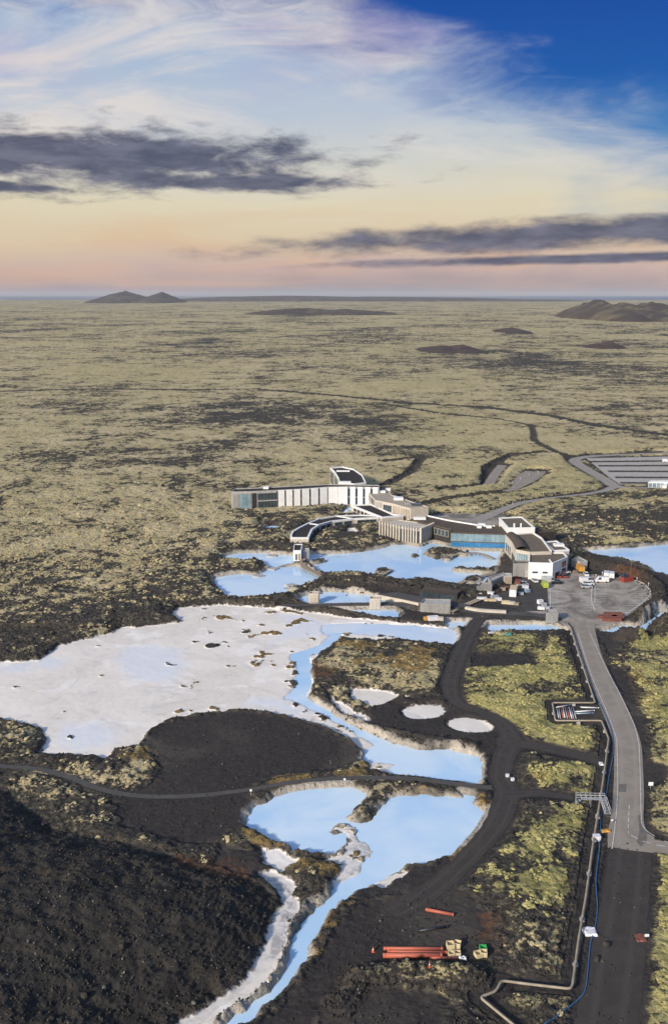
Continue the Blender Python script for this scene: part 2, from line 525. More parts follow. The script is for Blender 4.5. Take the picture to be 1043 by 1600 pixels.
LUSH = [[(740,985),(880,990),(900,1040),(925,1100),(935,1180),(860,1165),(790,1138),(730,1108),(722,1085),(735,1045)],
        [(958,1030),(1000,1035),(1043,1040),(1150,1050),(1150,1240),(1043,1190),(1015,1140),(990,1080)], [(985,1000),(1043,985),(1150,985),(1150,1025),(985,1022)],
        [(750,1330),(800,1300),(900,1262),(922,1290),(905,1400),(870,1440),(800,1412),(750,1385)],
        [(1025,1350),(1060,1325),(1150,1330),(1150,1660),(1020,1660),(1012,1560),(1020,1450)], [(795,1185),(900,1190),(935,1200),(915,1235),(850,1235),(800,1230)],
        [(795,960),(850,960),(855,975),(780,975)]]
MIDMOSS = [[(40,1195),(160,1200),(240,1195),(230,1230),(180,1250),(180,1290),(120,1290),(80,1265),(20,1225)], [(520,1000),(690,1005),(690,1080),(600,1085),(540,1070),(500,1040)],
           [(0,1130),(65,1145),(60,1180),(0,1190)], [(490,812),(600,820),(620,850),(560,862),(490,862)], [(480,1060),(550,1075),(600,1110),(560,1110),(500,1080)],
           [(330,868),(400,855),(455,850),(455,866),(370,864),(345,875)], [(335,895),(350,880),(405,878),(415,886),(395,896),(345,902)]]
FARDARK = [[(240,537),(330,526),(450,536),(520,548),(480,556),(330,552)], [(140,634),(300,630),(520,625),(610,632),(630,650),(600,664),(480,655),(300,655),(180,650)],
           [(650,548),(760,540),(900,550),(880,565),(700,560)], [(0,500),(150,505),(260,510),(160,515),(0,512)], [(330,515),(520,515),(700,520),(560,527),(380,525)],
           [(560,655),(640,655),(700,690),(620,720),(560,680)], [(0,600),(80,585),(90,600),(0,615)], [(700,560),(1043,565),(1043,600),(760,585)],
           [(880,800),(1043,795),(1043,845),(900,850)], [(300,840),(440,805),(480,815),(440,850),(360,862),(330,870)], [(700,900),(1043,905),(1043,912)]]
ROADS = {   # name: (centre line with half widths in metres)
    'main_road': ([(908,972,4.2),(912,990,3.9),(921,1022,3.6),(934,1054,3.6),(955,1100,3.7),(970,1134,3.7),(979,1165,3.5),(981,1200,3.4),(981,1240,3.45),(979,1280,3.5),(981,1305,4.3),(984,1329,4.6)]),
    'gravel_road': ([(984,1329,4.2),(979,1380,4.3),(970,1450,4.5),(957,1530,4.7),(948,1600,4.8),(940,1660,4.8)]),
    'service_track': ([(765,955,2.2),(748,968,2.5),(730,995,2.4),(715,1030,2.4),(704,1065,2.4),(706,1087,2.2),(720,1102,1.8),(752,1113,1.8),(786,1133,2.3),(796,1158,3.0),(786,1187,2.7),(782,1215,2.6),(792,1240,2.8),(772,1290,2.6),(735,1335,2.4),(690,1378,2.4),(650,1408,2.4),(610,1428,2.4)]),
    'side_track': ([(775,1160,2.6),(830,1165,2.2),(900,1180,1.8),(935,1190,1.5)]),
    'stair_path': ([(790,1242,2.2),(840,1240,1.5),(896,1247,1.1)]),
    'junction_road': ([(984,1316,3.0),(1005,1321,2.3),(1043,1327,2.0),(1100,1333,2.0),(1200,1340,2.0)]),
    'foot_path': ([(-60,1190,0.9),(0,1197,0.9),(60,1202,0.95),(110,1215,0.95),(160,1234,0.95),(220,1244,0.95),(300,1244,0.9),(390,1234,0.9),(460,1222,0.9),(540,1216,0.95),(640,1217,0.95),(740,1229,1.0),(768,1231,1.1)]),
    'lagoon_road': ([(440,946,1.2),(640,944,2.2),(700,950,2.2),(760,957,2.4),(830,960,2.2),(870,968,2.2)]),
    'approach_road': ([(740,815,4),(776,800,3.2),(810,787,2.6),(850,780,2.5),(930,770,2.5),(962,760,3.2)]),
    'ring_road': ([(1120,705,3),(1043,708,3.2),(960,711,3.2),(915,714,3.5),(897,720,4.0),(915,733,4),(945,750,4),(962,760,4),(1000,763,3.2),(1120,764,3.2)]),
    'cut_road': ([(763,757,3.2),(772,742,3.2),(784,727,3.2)]),
    'link_road': ([(790,768,2.6),(805,762,3),(822,748,7),(836,737,7)]),
}
FLATS = {'car_park': [(806,906),(826,903),(866,905),(890,898),(896,888),(912,884),(915,896),(950,900),(985,904),(1005,912),(1016,922),(1017,934),(1000,948),(972,967),(940,977),(918,981),(896,980),(872,972),(858,962),(820,955),(770,940),(775,930),(800,920)],
         'coach_park': [(915,716),(1150,711),(1150,759),(968,757),(950,745)],
         'plaza': [(672,806),(690,802),(770,803),(790,806),(785,820),(755,822),(700,813)]}
TRAIL = [(-200,620),(0,612),(140,608),(300,609),(400,608),(520,618),(640,630),(760,637),(860,650),(930,665),(1043,680),(1200,690)]
TRAIL2 = [(590,630),(680,645),(780,655),(830,665),(835,690),(865,705),(895,716)]
CUTS = [[(660,790),(700,780),(760,772),(800,770)], [(600,760),(640,740),(660,715),(600,722)], [(690,765),(740,760),(760,755),(760,730),(800,712),(850,708)]]
BERMS = [([(545,1128),(580,1140),(640,1152),(700,1162),(735,1166)], 3.0, 1.3), ([(560,1532),(620,1524),(690,1526),(742,1530)], 3.4, 1.4), ([(530,1572),(560,1535)], 3.0, 1.0),
         ([(905,880),(960,893),(1000,903),(1030,925),(1030,945),(1005,965)], 5.0, 3.6), ([(975,998),(995,1000)], 4.5, 4.2), ([(1035,985),(1060,1005)], 6, 5),
         ([(510,925),(600,918),(660,925),(715,935)], 3.0, 1.4), ([(340,939),(440,944)], 2.0, 0.8), ([(620,1090),(640,1098),(690,1096)], 1.5, .7)]

poolw = {k: GP(catmull(p, 5, True), 0.0) for k, p in POOLS.items()}
roadw = {}
for k, p in ROADS.items():
    c = [(*G(u, v), hw) for u, v, hw in p]
    roadw[k] = catmull(c, 10)
flatw = {k: GP(p) for k, p in FLATS.items()}

# footprints that the ground is levelled for (roof outline pixels, roof height), filled in by the buildings below
BLD_PX = {
    'hotel': ([(361,769),(392,768.5),(433,766.5),(470,764.5),(512,761.5),(545,761),(592,762),(592,758.5),(545,757.5),(512,757),(470,759),(433,761),(392,763),(367,764)], 11.0),
    'hotel_wing': ([(515.5,731.5),(535,730),(553,734),(566,743),(571.5,755),(553,757),(530,755.5),(528,748),(522,738)], 11.3),
    'restaurant': ([(453,837),(456,831),(466,825),(480,818),(497,811),(524,806.5),(561,805),(592,806),(592,809),(553,811),(518,815),(499,820.5),(488,828),(482,841),(454,841)], 3.8),
    'spa': ([(572.5,767),(606,765),(612,774),(626,777),(640,783),(656,788),(669,792),(641,794.5),(625,790.5),(613,787),(597,784),(587,782)], 8.0),
    'spa_low': ([(548,790),(580,788.5),(614,804),(630,806),(596,809)], 4.0),
    'hall': ([(592,816.5),(623,812.5),(677,819),(654,828.5),(628,824.5)], 7.5),
    'entrance': ([(640,812),(668,806.5),(700,813.5),(752,822),(772,822.5),(800,824),(841,825.5),(868,829),(830,832),(790,834),(749,833),(704,831.5),(704,827),(675,820)], 8.0),
    'gable': ([(779,809.5),(815,808),(835,825),(793,825.5)], 10.5),
    'exhibit': ([(789,836),(800,835.5),(832,833),(846,842),(861,862),(827,863),(805,859),(799,847)], 9.0),
    'annex': ([(850,847),(869,845.5),(888.5,859.5),(864,861)], 8.5),
    'works': ([(826,864),(880,864),(886,871),(863,881),(825,880)], 8.0),
}
bldw = {k: GP(p, z) for k, (p, z) in BLD_PX.items()}

# ------------------------------------------------------------------ ground sheet
NC = 560


def rows():
    out = [-6000, -2000, -600, -100, 40, 90]
    y = 110.0
    while y < 700: out.append(y); y *= 1.002
    while y < 3000: out.append(y); y *= 1.004
    while y < 20500: out.append(y); y *= 1.008
    return np.array(out)


def terrain(x, y, detail=True):
    """height and material fields of the ground at world x, y"""
    near = sstep(450, 350, y) * (1 - 0.8 * sstep(-5, -35, x) * sstep(285, 320, y))
    wx = x + 0.9 * fbm(x, y, 4.0, 3, 0.6, 3.1)
    wy = y + 1.2 * fbm(x, y, 4.0, 3, 0.6, 8.7)
    dp = np.full(x.shape, -40.0)
    for p in poolw.values(): dp = np.maximum(dp, sd_poly(wx, wy, p))
    di = np.full(x.shape, -40.0)
    for p in ISLES: di = np.maximum(di, sd_poly(wx, wy, GP(p, 0.3)))
    dp = np.minimum(dp, -di)                                   # positive in water
    dry = np.full(x.shape, -40.0)
    for p in DRY_POOLS.values(): dry = np.maximum(dry, sd_poly(x, y, GP(catmull(p, 4, True), 0.6)))
    sil = np.full(x.shape, -40.0)
    for p in SILICA: sil = np.maximum(sil, sd_poly(wx, wy, GP(p, 0.4)))
    for ln_ in SPINES:
        ds_ = d_line(wx, wy, GP(ln_, 0.4), 8)
        sil = np.minimum(sil, (ds_ - 0.75) * 1.6)
    sil = np.maximum(sil, dry)
    gv = np.full(x.shape, -40.0)
    for p in GRAVEL: gv = np.maximum(gv, sd_poly(wx, wy, GP(p)))
    dm = sd_poly(wx, wy, GP(MOUND), 60)
    gv = np.maximum(gv, dm)
    rd = np.full(x.shape, 40.0)                                # distance to road edge
    soft = np.full(x.shape, 40.0)
    for k, c in roadw.items():
        hw = float(np.mean([q[2] for q in c]))
        hm = max(q[2] for q in c)
        # use local half width
        d = np.full(x.shape, 40.0)
        for i in range(0, len(c) - 1, 2):
            j = min(i + 2, len(c) - 1)
            d = np.minimum(d, d_line(x, y, [c[i][:2], c[j][:2]], 14.0) - 0.5 * (c[i][2] + c[j][2]))
        rd = np.minimum(rd, d)
        if k in ('service_track', 'side_track', 'stair_path', 'gravel_road', 'lagoon_road'): soft = np.minimum(soft, d)
    fl = np.full(x.shape, -40.0)
    for p in flatw.values(): fl = np.maximum(fl, sd_poly(x, y, p, 20))
    bl = np.full(x.shape, -40.0)
    for p in bldw.values(): bl = np.maximum(bl, sd_poly(x, y, p, 20))
    for i_ in range(len(PIPE) - 1): soft = np.minimum(soft, d_line(x, y, GP(PIPE[i_:i_ + 2]), 8) - 0.5)
    gv = np.maximum(gv, 1.2 - soft)
    # --- relief of the lava
    n40 = fbm(x, y, 60, 3, 0.5, 1.0)
    n8 = fbm(x, y, 9, 3, 0.55, 2.0)
    n2 = fbm(x, y, 2.6, 3, 0.6, 4.0)
    bill = 1 - 2.2 * np.abs(fbm(x, y, 5.5, 3, 0.55, 6.0))
    rough = 0.8 * n8 + 0.55 * (bill - 0.3) + 0.45 * n2
    calm = np.maximum.reduce([np.minimum(gv, 3) / 3, np.minimum(sil, 2) / 2, np.minimum(fl + 2, 2) / 2, np.minimum(bl + 1, 1)])
    calm = np.clip(calm, 0, 1)
    edge = np.minimum.reduce([-dp, -sil, rd, -fl, -bl + 1, np.where(gv > -40, -gv + 1.5, 40)])
    lift = np.where(y > 330, 2.4, 1.0) * sstep(0.0, 9.0, edge)
    far = sstep(600, 3000, y)
    h = LAND + lift + rough * (0.75 + 0.9 * far) * (1 - calm) + n40 * (0.7 + 4 * far) * sstep(2, 30, edge) * (1 + 2 * far)
    h = h + calm * 0.10 * n2
    for line, rad, ht in BERMS:
        d = d_line(x, y, GP(line), 20)
        h = h + ht * sstep(rad, 0, d + 0.6 * n2) * (1 + 0.35 * n2)
    # spoil mound in front
    m = np.clip(dm, 0, 60)
    h = h + np.where(dm > 0, 10.5 * (1 - np.exp(-m / 23.0)), 0) + np.where(dm > 0, sstep(0, 6, m) * (0.9 * n8 + 0.25 * n2 + 0.15 * bill), 0)
    # silica flat and pools
    h = np.where(sil > -3, h + (0.16 + 0.05 * n8 + 0.04 * n2 - h) * sstep(-1.2, 0.6, sil), h)
    h = h + np.where(dry > -2, (0.75 - h) * sstep(-0.5, 0.3, dry), 0)
    # levelled ground
    lvl = np.maximum(sstep(1.8, 0.4, rd), sstep(-2.0, -0.4, np.maximum(fl, bl)))
    dpl = np.where(lvl > 0.5, -40, dp)
    h = np.where(dp > -3, h + (-0.9 - h) * sstep(np.where((y < 330) & (sil < -1.5), -2.2, -1.3), 1.0, dpl), h)
    h = h + (LAND - h) * lvl
    # --- material fields
    crk = np.clip(1 - 7 * np.abs(fbm(x, y, 46, 4, 0.6, 51.0)), 0, 1) * (1 - 0.6 * far) + far * np.clip(1 - 7 * np.abs(fbm(x, y, 210, 4, 0.6, 53.0)), 0, 1)
    cov = 0.665 - 0.28 * near - 0.20 * crk * (1 - near) + 0.30 * far * fbm(x, y * 0.8, 420, 4, 0.6, 12.0) + 0.22 * fbm(x, y, 110, 4, 0.6, 14.0)
    for p in LUSH: cov = cov + (0.22 + 0.35 * fbm(x, y, 16, 3, 0.55, 71.0)) * near * sstep(-2, 5, sd_poly(wx, wy, GP(p), 12))
    for p in MIDMOSS: cov = cov + 0.20 * near * sstep(-2, 3, sd_poly(wx, wy, GP(p), 12))
    lush = np.zeros(x.shape)
    for p in LUSH: lush = np.maximum(lush, sstep(-6, 3, sd_poly(wx, wy, GP(p), 12)))
    lush = np.maximum(lush, 0.35 * sstep(700, 560, y) * sstep(20, 120, x))
    for p in FARDARK:
        q = GP(p, 2.5)
        wdt = max(1.0, np.mean([t[1] for t in q]) / 60)
        fx_, fy_ = x + 7 * wdt * fbm(x, y, wdt * 9, 4, 0.6, 40.0), y + 9 * wdt * fbm(x, y, wdt * 9, 4, 0.6, 44.0)
        cov = cov - 0.15 * sstep(-wdt * 4, wdt * 4, sd_poly(fx_, fy_, q, 14 * wdt))
    for t, hw in ((TRAIL, 5.0), (TRAIL2, 2.2)):
        cov = cov - 0.6 * sstep(hw + 2, hw - 2, d_line(wx, wy, GP(t, 3), 60))
    for t in CUTS:
        dd = d_line(wx, wy, GP(t, 2), 20)
        cov = cov - 0.9 * sstep(4, 2, dd); h = h - 1.6 * sstep(4, 1, dd)
    cov = cov - 0.24 * sstep(39, 3, -np.maximum(sil, dp) + 14 * n40) * np.where(y > 300, 1, 0.25)
    cov = cov - 0.42 * sstep(4.0, 0.5, edge) * np.where(y > 330, 1, 0.4)
    cov = cov + 0.10 * n40 + 0.20 * (bill - 0.4) * 0.5 + 0.12 * n8
    oc = np.full(x.shape, -8.0)
    for p in OCHRE: oc = np.maximum(oc, sd_poly(wx, wy, GP(p), 8))
    ru = np.full(x.shape, -8.0)
    for p in RUST: ru = np.maximum(ru, sd_poly(wx, wy, GP(p), 8))
    wet = np.full(x.shape, -8.0)
    for p in WET: wet = np.maximum(wet, sd_poly(wx + 1.5 * n8, wy + 3 * n8, GP(p, 0.2), 8))
    # little lava and moss islets on the flat
    if detail:
        isl = fbm(x, y, 9, 4, 0.6, 21.0) + 0.36 * sstep(-75, 5, x + 0.3 * (y - 300)) - 0.17
        h = h + np.where(sil > 1.5, 0.5 * sstep(0.47, 0.6, isl), 0) * (dry < -1)
        oc = np.where((sil > 1.5) & (isl > 0.44) & (fbm(x, y, 30, 2, 0.5, 61.0) > -0.08), 2.0, oc)
        sil = np.where((sil > 1.5) & (dry < -1), np.minimum(sil, (0.50 - isl) * 12), sil)
    rim = np.where(dp > -6, dp, -6.0)
    grs = np.maximum(sd_poly(wx, wy, GP(SILICA[1][:9] + SILICA[1][15:]), 8), sd_poly(wx, wy, GP(SILICA[3], 0.4), 8) - 0.5)
    return dict(h=h, grs=grs, cov=cov, lush=lush, sil=np.clip(sil, -8, 8), gv=np.clip(gv, -8, 8), oc=oc, ru=ru, wet=wet, rim=rim, mound=np.clip(dm, -8, 8),
                edge=edge, dp=dp)


ry = rows()
u = np.linspace(-1, 1, NC)
u = np.concatenate([[-60, -12, -4, -2, -1.4, -1.12], u, [1.12, 1.4, 2, 4, 12, 60]])
W_ = 0.40 * np.maximum(ry, 110) + 20
gx = (u[None, :] * W_[:, None]); gy = np.repeat(ry[:, None], len(u), 1)
T = terrain(gx.ravel(), gy.ravel())
hz = T['h']
nr, nc = gx.shape
co = np.stack([gx.ravel(), gy.ravel(), hz], 1)
ii = (np.arange(nr - 1)[:, None] * nc + np.arange(nc - 1)[None, :]).ravel()
quads = np.stack([ii, ii + 1, ii + nc + 1, ii + nc], 1)
gm = bpy.data.meshes.new('ground')
gm.vertices.add(len(co)); gm.vertices.foreach_set('co', co.ravel())
gm.loops.add(quads.size); gm.loops.foreach_set('vertex_index', quads.ravel().astype(np.int32))
gm.polygons.add(len(quads)); gm.polygons.foreach_set('loop_start', (np.arange(len(quads)) * 4).astype(np.int32))
gm.update(calc_edges=True)
gm.polygons.foreach_set('use_smooth', np.ones(len(quads), bool))
for k in ('grs', 'cov', 'lush', 'sil', 'gv', 'oc', 'ru', 'wet', 'rim', 'mound'):
    a = gm.attributes.new(k, 'FLOAT', 'POINT')
    a.data.foreach_set('value', T[k].astype(np.float32))
ground = bpy.data.objects.new('ground', gm)
COL.objects.link(ground)
tag(ground, 'mossy lava plain with black gravel and white silica flats', kind='structure')


def new_mat(name):
    m = bpy.data.materials.new(name)
    m.use_nodes = True
    t = NT(m.node_tree)
    b = t.n['Principled BSDF']
    return m, t, b


def ground_material():
    m, t, b = new_mat('lava_ground')
    pos = t.node('ShaderNodeNewGeometry').outputs['Position']
    nA = t.noise(pos, 0.9, 5, 0.62)
    nB = t.noise(pos, 0.22, 5, 0.62, 0.4)
    nC = t.noise(pos, 0.035, 5, 0.6, 0.5)
    nD = t.noise(t.mapping(pos, (0.0045, 0.0035, 1), (3, 2, 0)), 1.0, 6, 0.62, 0.6)
    nF = t.noise(pos, 4.0, 4, 0.65)
    # lava rock
    lava = t.mix(t.smooth(nA, 0.38, 0.66), (0.028, 0.026, 0.023), (0.100, 0.088, 0.070))
    lava = t.mix(t.mul(t.smooth(nB, 0.5, 0.7), 0.5), lava, (0.15, 0.122, 0.078))
    # moss
    moss = t.mix(t.smooth(nB, 0.35, 0.65), (0.50, 0.415, 0.235), (0.40, 0.33, 0.17))
    moss = t.mix(t.smooth(nC, 0.38, 0.66), moss, (0.54, 0.45, 0.27))
    moss = t.mix(t.mul(t.smooth(nA, 0.55, 0.75), 0.5), moss, (0.22, 0.18, 0.09))
    moss = t.mix(t.mul(t.smooth(nD, 0.42, 0.62), 0.6), moss, (0.40, 0.345, 0.165))
    lushc = t.mix(t.smooth(nB, 0.36, 0.64), (0.43, 0.385, 0.165), (0.27, 0.25, 0.09))
    lushc = t.mix(t.mul(t.smooth(nA, 0.5, 0.75), 0.55), lushc, (0.11, 0.10, 0.035))
    moss = t.mix(t.attr('lush'), moss, lushc)
    k = t.add(t.add(t.mul(t.sub(nA, 0.5), 0.9), t.mul(t.sub(nB, 0.5), 1.2)), t.add(t.mul(t.sub(nC, 0.5), 1.1), t.mul(t.sub(nD, 0.5), 1.3)))
    k = t.add(k, t.sub(t.attr('cov'), 0.5))
    mm = t.smooth(k, -0.10, 0.10)
    col = t.mix(mm, lava, moss)
    # gravel
    grav = t.mix(t.smooth(nA, 0.3, 0.7), (0.024, 0.021, 0.020), (0.046, 0.040, 0.036))
    grav = t.mix(t.mul(t.smooth(nF, 0.56, 0.72), 0.6), grav, (0.10, 0.088, 0.075))
    grav = t.mix(t.mul(t.smooth(nC, 0.44, 0.70), 0.75), grav, (0.085, 0.073, 0.061))
    grav = t.mix(t.mul(t.smooth(t.noise(pos, 1.9, 5, 0.7), 0.62, 0.72), 0.5), grav, (0.17, 0.155, 0.13))
    mnd = t.mix(t.smooth(nB, 0.3, 0.7), (0.020, 0.0185, 0.017), (0.046, 0.041, 0.034))
    mnd = t.mix(t.mul(t.smooth(nF, 0.60, 0.72), 0.5), mnd, (0.10, 0.09, 0.075))
    mnd = t.mix(t.mul(t.smooth(nC, 0.54, 0.70), 0.45), mnd, (0.085, 0.062, 0.038))
    grav = t.mix(t.smooth(t.attr('mound'), -1, 1), grav, mnd)
    gmask = t.smooth(t.add(t.attr('gv'), t.mul(t.sub(nB, 0.5), 4)), -0.6, 0.8)
    col = t.mix(gmask, col, grav)
    # rust soil, ochre grass
    rust = t.mix(nA, (0.07, 0.032, 0.018), (0.13, 0.062, 0.03))
    rmask = t.mul(t.smooth(t.add(t.attr('ru'), t.mul(t.sub(nB, 0.5), 10)), -1.0, 1.5), t.smooth(nA, 0.35, 0.55))
    col = t.mix(t.mul(rmask, 0.85), col, rust)
    och = t.mix(t.smooth(nA, 0.35, 0.65), (0.30, 0.205, 0.075), (0.15, 0.105, 0.04))
    omask = t.smooth(t.add(t.attr('oc'), t.mul(t.sub(nB, 0.5), 6)), -0.4, 0.6)
    col = t.mix(t.mul(omask, 0.9), col, och)
    # silica
    sil = t.mix(t.smooth(nC, 0.35, 0.65), (0.80, 0.745, 0.675), (0.71, 0.655, 0.585))
    sil = t.mix(t.smooth(t.noise(pos, 0.07, 6, 0.6, 1.2), 0.52, 0.66), sil, (0.84, 0.80, 0.75))
    cr = t.noise(pos, 0.045, 6, 0.6, 2.2)
    ringv = t.math('ABSOLUTE', t.sub(t.math('FRACT', t.mul(cr, 7.0)), 0.5))
    sil = t.mix(t.mul(t.smooth(ringv, 0.10, 0.0), t.mul(t.smooth(nC, 0.4, 0.6), 0.35)), sil, (0.45, 0.42, 0.37))
    sil = t.mix(t.mul(t.smooth(cr, 0.56, 0.66), 0.55), sil, (0.60, 0.58, 0.55))
    strk = t.noise(pos, 0.35, 6, 0.65, 1.5)
    gs = t.mix(t.smooth(strk, 0.36, 0.62), (0.27, 0.265, 0.26), (0.66, 0.65, 0.635))
    sil = t.mix(t.mul(t.smooth(t.attr('grs'), -1.0, 1.5), 0.85), sil, gs)
    sil = t.mix(t.mul(t.smooth(nB, 0.60, 0.78), 0.5), sil, (0.30, 0.27, 0.22))
    wetm = t.smooth(t.add(t.attr('wet'), t.mul(t.sub(nB, 0.5), 3)), -2.0, 2.0)
    sil = t.mix(t.mul(wetm, 0.8), sil, (0.74, 0.765, 0.79))
    smask = t.smooth(t.add(t.attr('sil'), t.mul(t.sub(nA, 0.5), 2.2)), -0.3, 0.35)
    # mineral rim round the pools
    rmk = t.mul(t.smooth(t.add(t.attr('rim'), t.mul(t.sub(nB, 0.5), 3.2)), -2.0, -0.5), 0.9)
    rimc = t.mix(nA, (0.62, 0.57, 0.50), (0.34, 0.29, 0.21))
    col = t.mix(t.mul(rmk, t.smooth(t.noise(pos, 0.06, 3, 0.5), 0.34, 0.52)), col, rimc)
    col = t.mix(smask, col, sil)
    t.put(b.inputs['Base Color'], col)
    rgh = t.smooth(t.mul(wetm, smask), 0, 1, 0.92, 0.32)
    t.put(b.inputs['Roughness'], rgh)
    b.inputs['Specular IOR Level'].default_value = 0.25
    # fine relief
    hgt = t.add(t.mul(nA, 0.9), t.add(t.mul(nB, 1.2), t.mul(nF, 0.22)))
    amp = t.mul(t.sub(1.0, t.mul(smask, 0.97)), t.sub(1.0, t.mul(gmask, 0.72)))
    bp = t.node('ShaderNodeBump'); bp.inputs['Strength'].default_value = 1.0; bp.inputs['Distance'].default_value = 1.0
    t.put(bp.inputs['Height'], t.mul(hgt, amp))
    t.put(b.inputs['Normal'], bp.outputs[0])
    return m


gm.materials.append(ground_material())


def simple(name, c1, c2=None, rough=0.8, scale=1.0, detail=4, lo=0.35, hi=0.65, bump=0.0, spec=0.4, metallic=0.0, stretch=(1, 1, 1)):
    m, t, b = new_mat(name)
    pos = t.node('ShaderNodeTexCoord').outputs['Object']
    n = t.noise(t.mapping(pos, stretch), scale, detail, 0.6)
    c2 = c2 or tuple(x * 0.8 for x in c1)
    t.put(b.inputs['Base Color'], t.mix(t.smooth(n, lo, hi), c1, c2))
    b.inputs['Roughness'].default_value = rough
    b.inputs['Specular IOR Level'].default_value = spec
    b.inputs['Metallic'].default_value = metallic
    if bump:
        bp = t.node('ShaderNodeBump'); bp.inputs['Strength'].default_value = 0.6; bp.inputs['Distance'].default_value = bump
        t.put(bp.inputs['Height'], n); t.put(b.inputs['Normal'], bp.outputs[0])
    return m


M = dict(
    white=simple('white_render', (0.80, 0.80, 0.79), (0.72, 0.72, 0.71), 0.7, 0.3),
    concrete=simple('pale_concrete', (0.42, 0.41, 0.39), (0.33, 0.32, 0.30), 0.85, 0.5),
    beige=simple('beige_concrete', (0.56, 0.50, 0.42), (0.47, 0.42, 0.35), 0.85, 0.4),
    beige_roof=simple('beige_roof_gravel', (0.40, 0.34, 0.27), (0.33, 0.28, 0.22), 0.95, 0.8),
    grey=simple('grey_cladding', (0.30, 0.295, 0.28), (0.25, 0.245, 0.235), 0.8, 0.6),
    black_roof=simple('black_gravel_roof', (0.020, 0.016, 0.015), (0.034, 0.028, 0.025), 0.95, 1.5),
    brown_roof=simple('brown_turf_roof', (0.165, 0.132, 0.094), (0.12, 0.097, 0.07), 0.95, 0.7),
    dark_roof=simple('dark_brown_roof', (0.095, 0.073, 0.056), (0.070, 0.054, 0.042), 0.95, 0.7),
    dark=simple('dark_basalt_wall', (0.022, 0.02, 0.019), (0.045, 0.04, 0.037), 0.9, 1.2),
    glass=simple('window_glass', (0.03, 0.045, 0.055), (0.05, 0.07, 0.085), 0.06, 0.3, spec=0.8),
    glass_blue=simple('blue_tinted_glass', (0.03, 0.16, 0.36), (0.05, 0.22, 0.44), 0.05, 0.35, spec=0.8),
    glass_pale=simple('painted_sky_glass', (0.24, 0.34, 0.38), (0.15, 0.23, 0.27), 0.05, 0.25, spec=0.9),  # pale sky reflection painted into the glass colour
    frame=simple('window_frame', (0.20, 0.20, 0.20), None, 0.5, 2),
    asphalt=simple('asphalt', (0.062, 0.057, 0.053), (0.045, 0.042, 0.040), 0.95, 0.5),
    metal=simple('galvanised_metal', (0.52, 0.53, 0.54), (0.42, 0.43, 0.44), 0.45, 1.5, metallic=0.35),
    pipe=simple('tan_pipe_jacket', (0.37, 0.315, 0.235), (0.28, 0.24, 0.175), 0.6, 0.6),
    blue_hose=simple('blue_hose', (0.03, 0.10, 0.24), (0.05, 0.15, 0.32), 0.5, 1.0),
    red_pipe=simple('orange_red_plastic', (0.50, 0.14, 0.085), (0.41, 0.115, 0.07), 0.5, 0.5),
    black_pipe=simple('black_plastic', (0.018, 0.02, 0.024), (0.03, 0.033, 0.04), 0.4, 0.6),
    crate=simple('cream_plastic', (0.62, 0.52, 0.32), (0.54, 0.45, 0.28), 0.6, 1.2),
    green=simple('green_plastic', (0.05, 0.42, 0.12), (0.04, 0.34, 0.10), 0.5, 1.0),
    orange=simple('orange_plastic', (0.70, 0.13, 0.06), None, 0.6, 1.0),
    yellow=simple('yellow_paint', (0.58, 0.30, 0.06), None, 0.5, 1.0),
    lime=simple('lime_paint', (0.40, 0.48, 0.08), None, 0.5, 1.0),
    red=simple('red_paint', (0.30, 0.055, 0.04), (0.24, 0.05, 0.04), 0.5, 1.0),
    rusty=simple('rust_red_steel', (0.22, 0.08, 0.055), (0.15, 0.055, 0.04), 0.7, 1.0),
    carwhite=simple('white_car_paint', (0.78, 0.78, 0.78), None, 0.25, 1.0, spec=0.6),
    carblack=simple('black_car_paint', (0.012, 0.013, 0.015), None, 0.2, 1.0, spec=0.6),
    carsilver=simple('silver_car_paint', (0.45, 0.47, 0.49), None, 0.25, 1.0, spec=0.6),
    carblue=simple('pale_blue_car_paint', (0.28, 0.38, 0.48), None, 0.25, 1.0, spec=0.6),
    tyre=simple('tyre_rubber', (0.015, 0.015, 0.015), None, 0.9, 2.0),
    lamp=simple('headlight_glass', (0.6, 0.6, 0.58), None, 0.1, 2.0),
    line=simple('road_paint', (0.62, 0.61, 0.57), (0.42, 0.41, 0.38), 0.8, 1.2),
    wood=simple('weathered_boards', (0.36, 0.29, 0.21), (0.27, 0.22, 0.16), 0.85, 1.5, stretch=(1, 6, 1)),
    teal=simple('teal_sheet', (0.12, 0.36, 0.30), None, 0.6, 1.0),
    sheet=simple('white_sheet', (0.74, 0.74, 0.76), (0.6, 0.6, 0.62), 0.7, 1.4),
)


def water_material(name, c1, c2, rough, bump):
    m, t, b = new_mat(name)
    pos = t.node('ShaderNodeNewGeometry').outputs['Position']
    n = t.noise(pos, 0.035, 5, 0.55, 0.8)
    t.put(b.inputs['Base Color'], t.mix(t.smooth(n, 0.38, 0.66), c1, c2))
    b.inputs['Roughness'].default_value = rough
    b.inputs['IOR'].default_value = 1.33
    bp = t.node('ShaderNodeBump'); bp.inputs['Strength'].default_value = 0.25; bp.inputs['Distance'].default_value = bump
    t.put(bp.inputs['Height'], t.noise(pos, 1.3, 4, 0.5)); t.put(b.inputs['Normal'], bp.outputs[0])
    return m


M['milk'] = water_material('milky_blue_water', (0.45, 0.655, 0.87), (0.64, 0.78, 0.89), 0.10, 0.03)
M['milk_pale'] = water_material('pale_milky_water', (0.72, 0.78, 0.83), (0.60, 0.73, 0.85), 0.12, 0.03)
M['sea'] = water_material('sea_water', (0.05, 0.09, 0.13), (0.05, 0.09, 0.13), 0.3, 0.3)

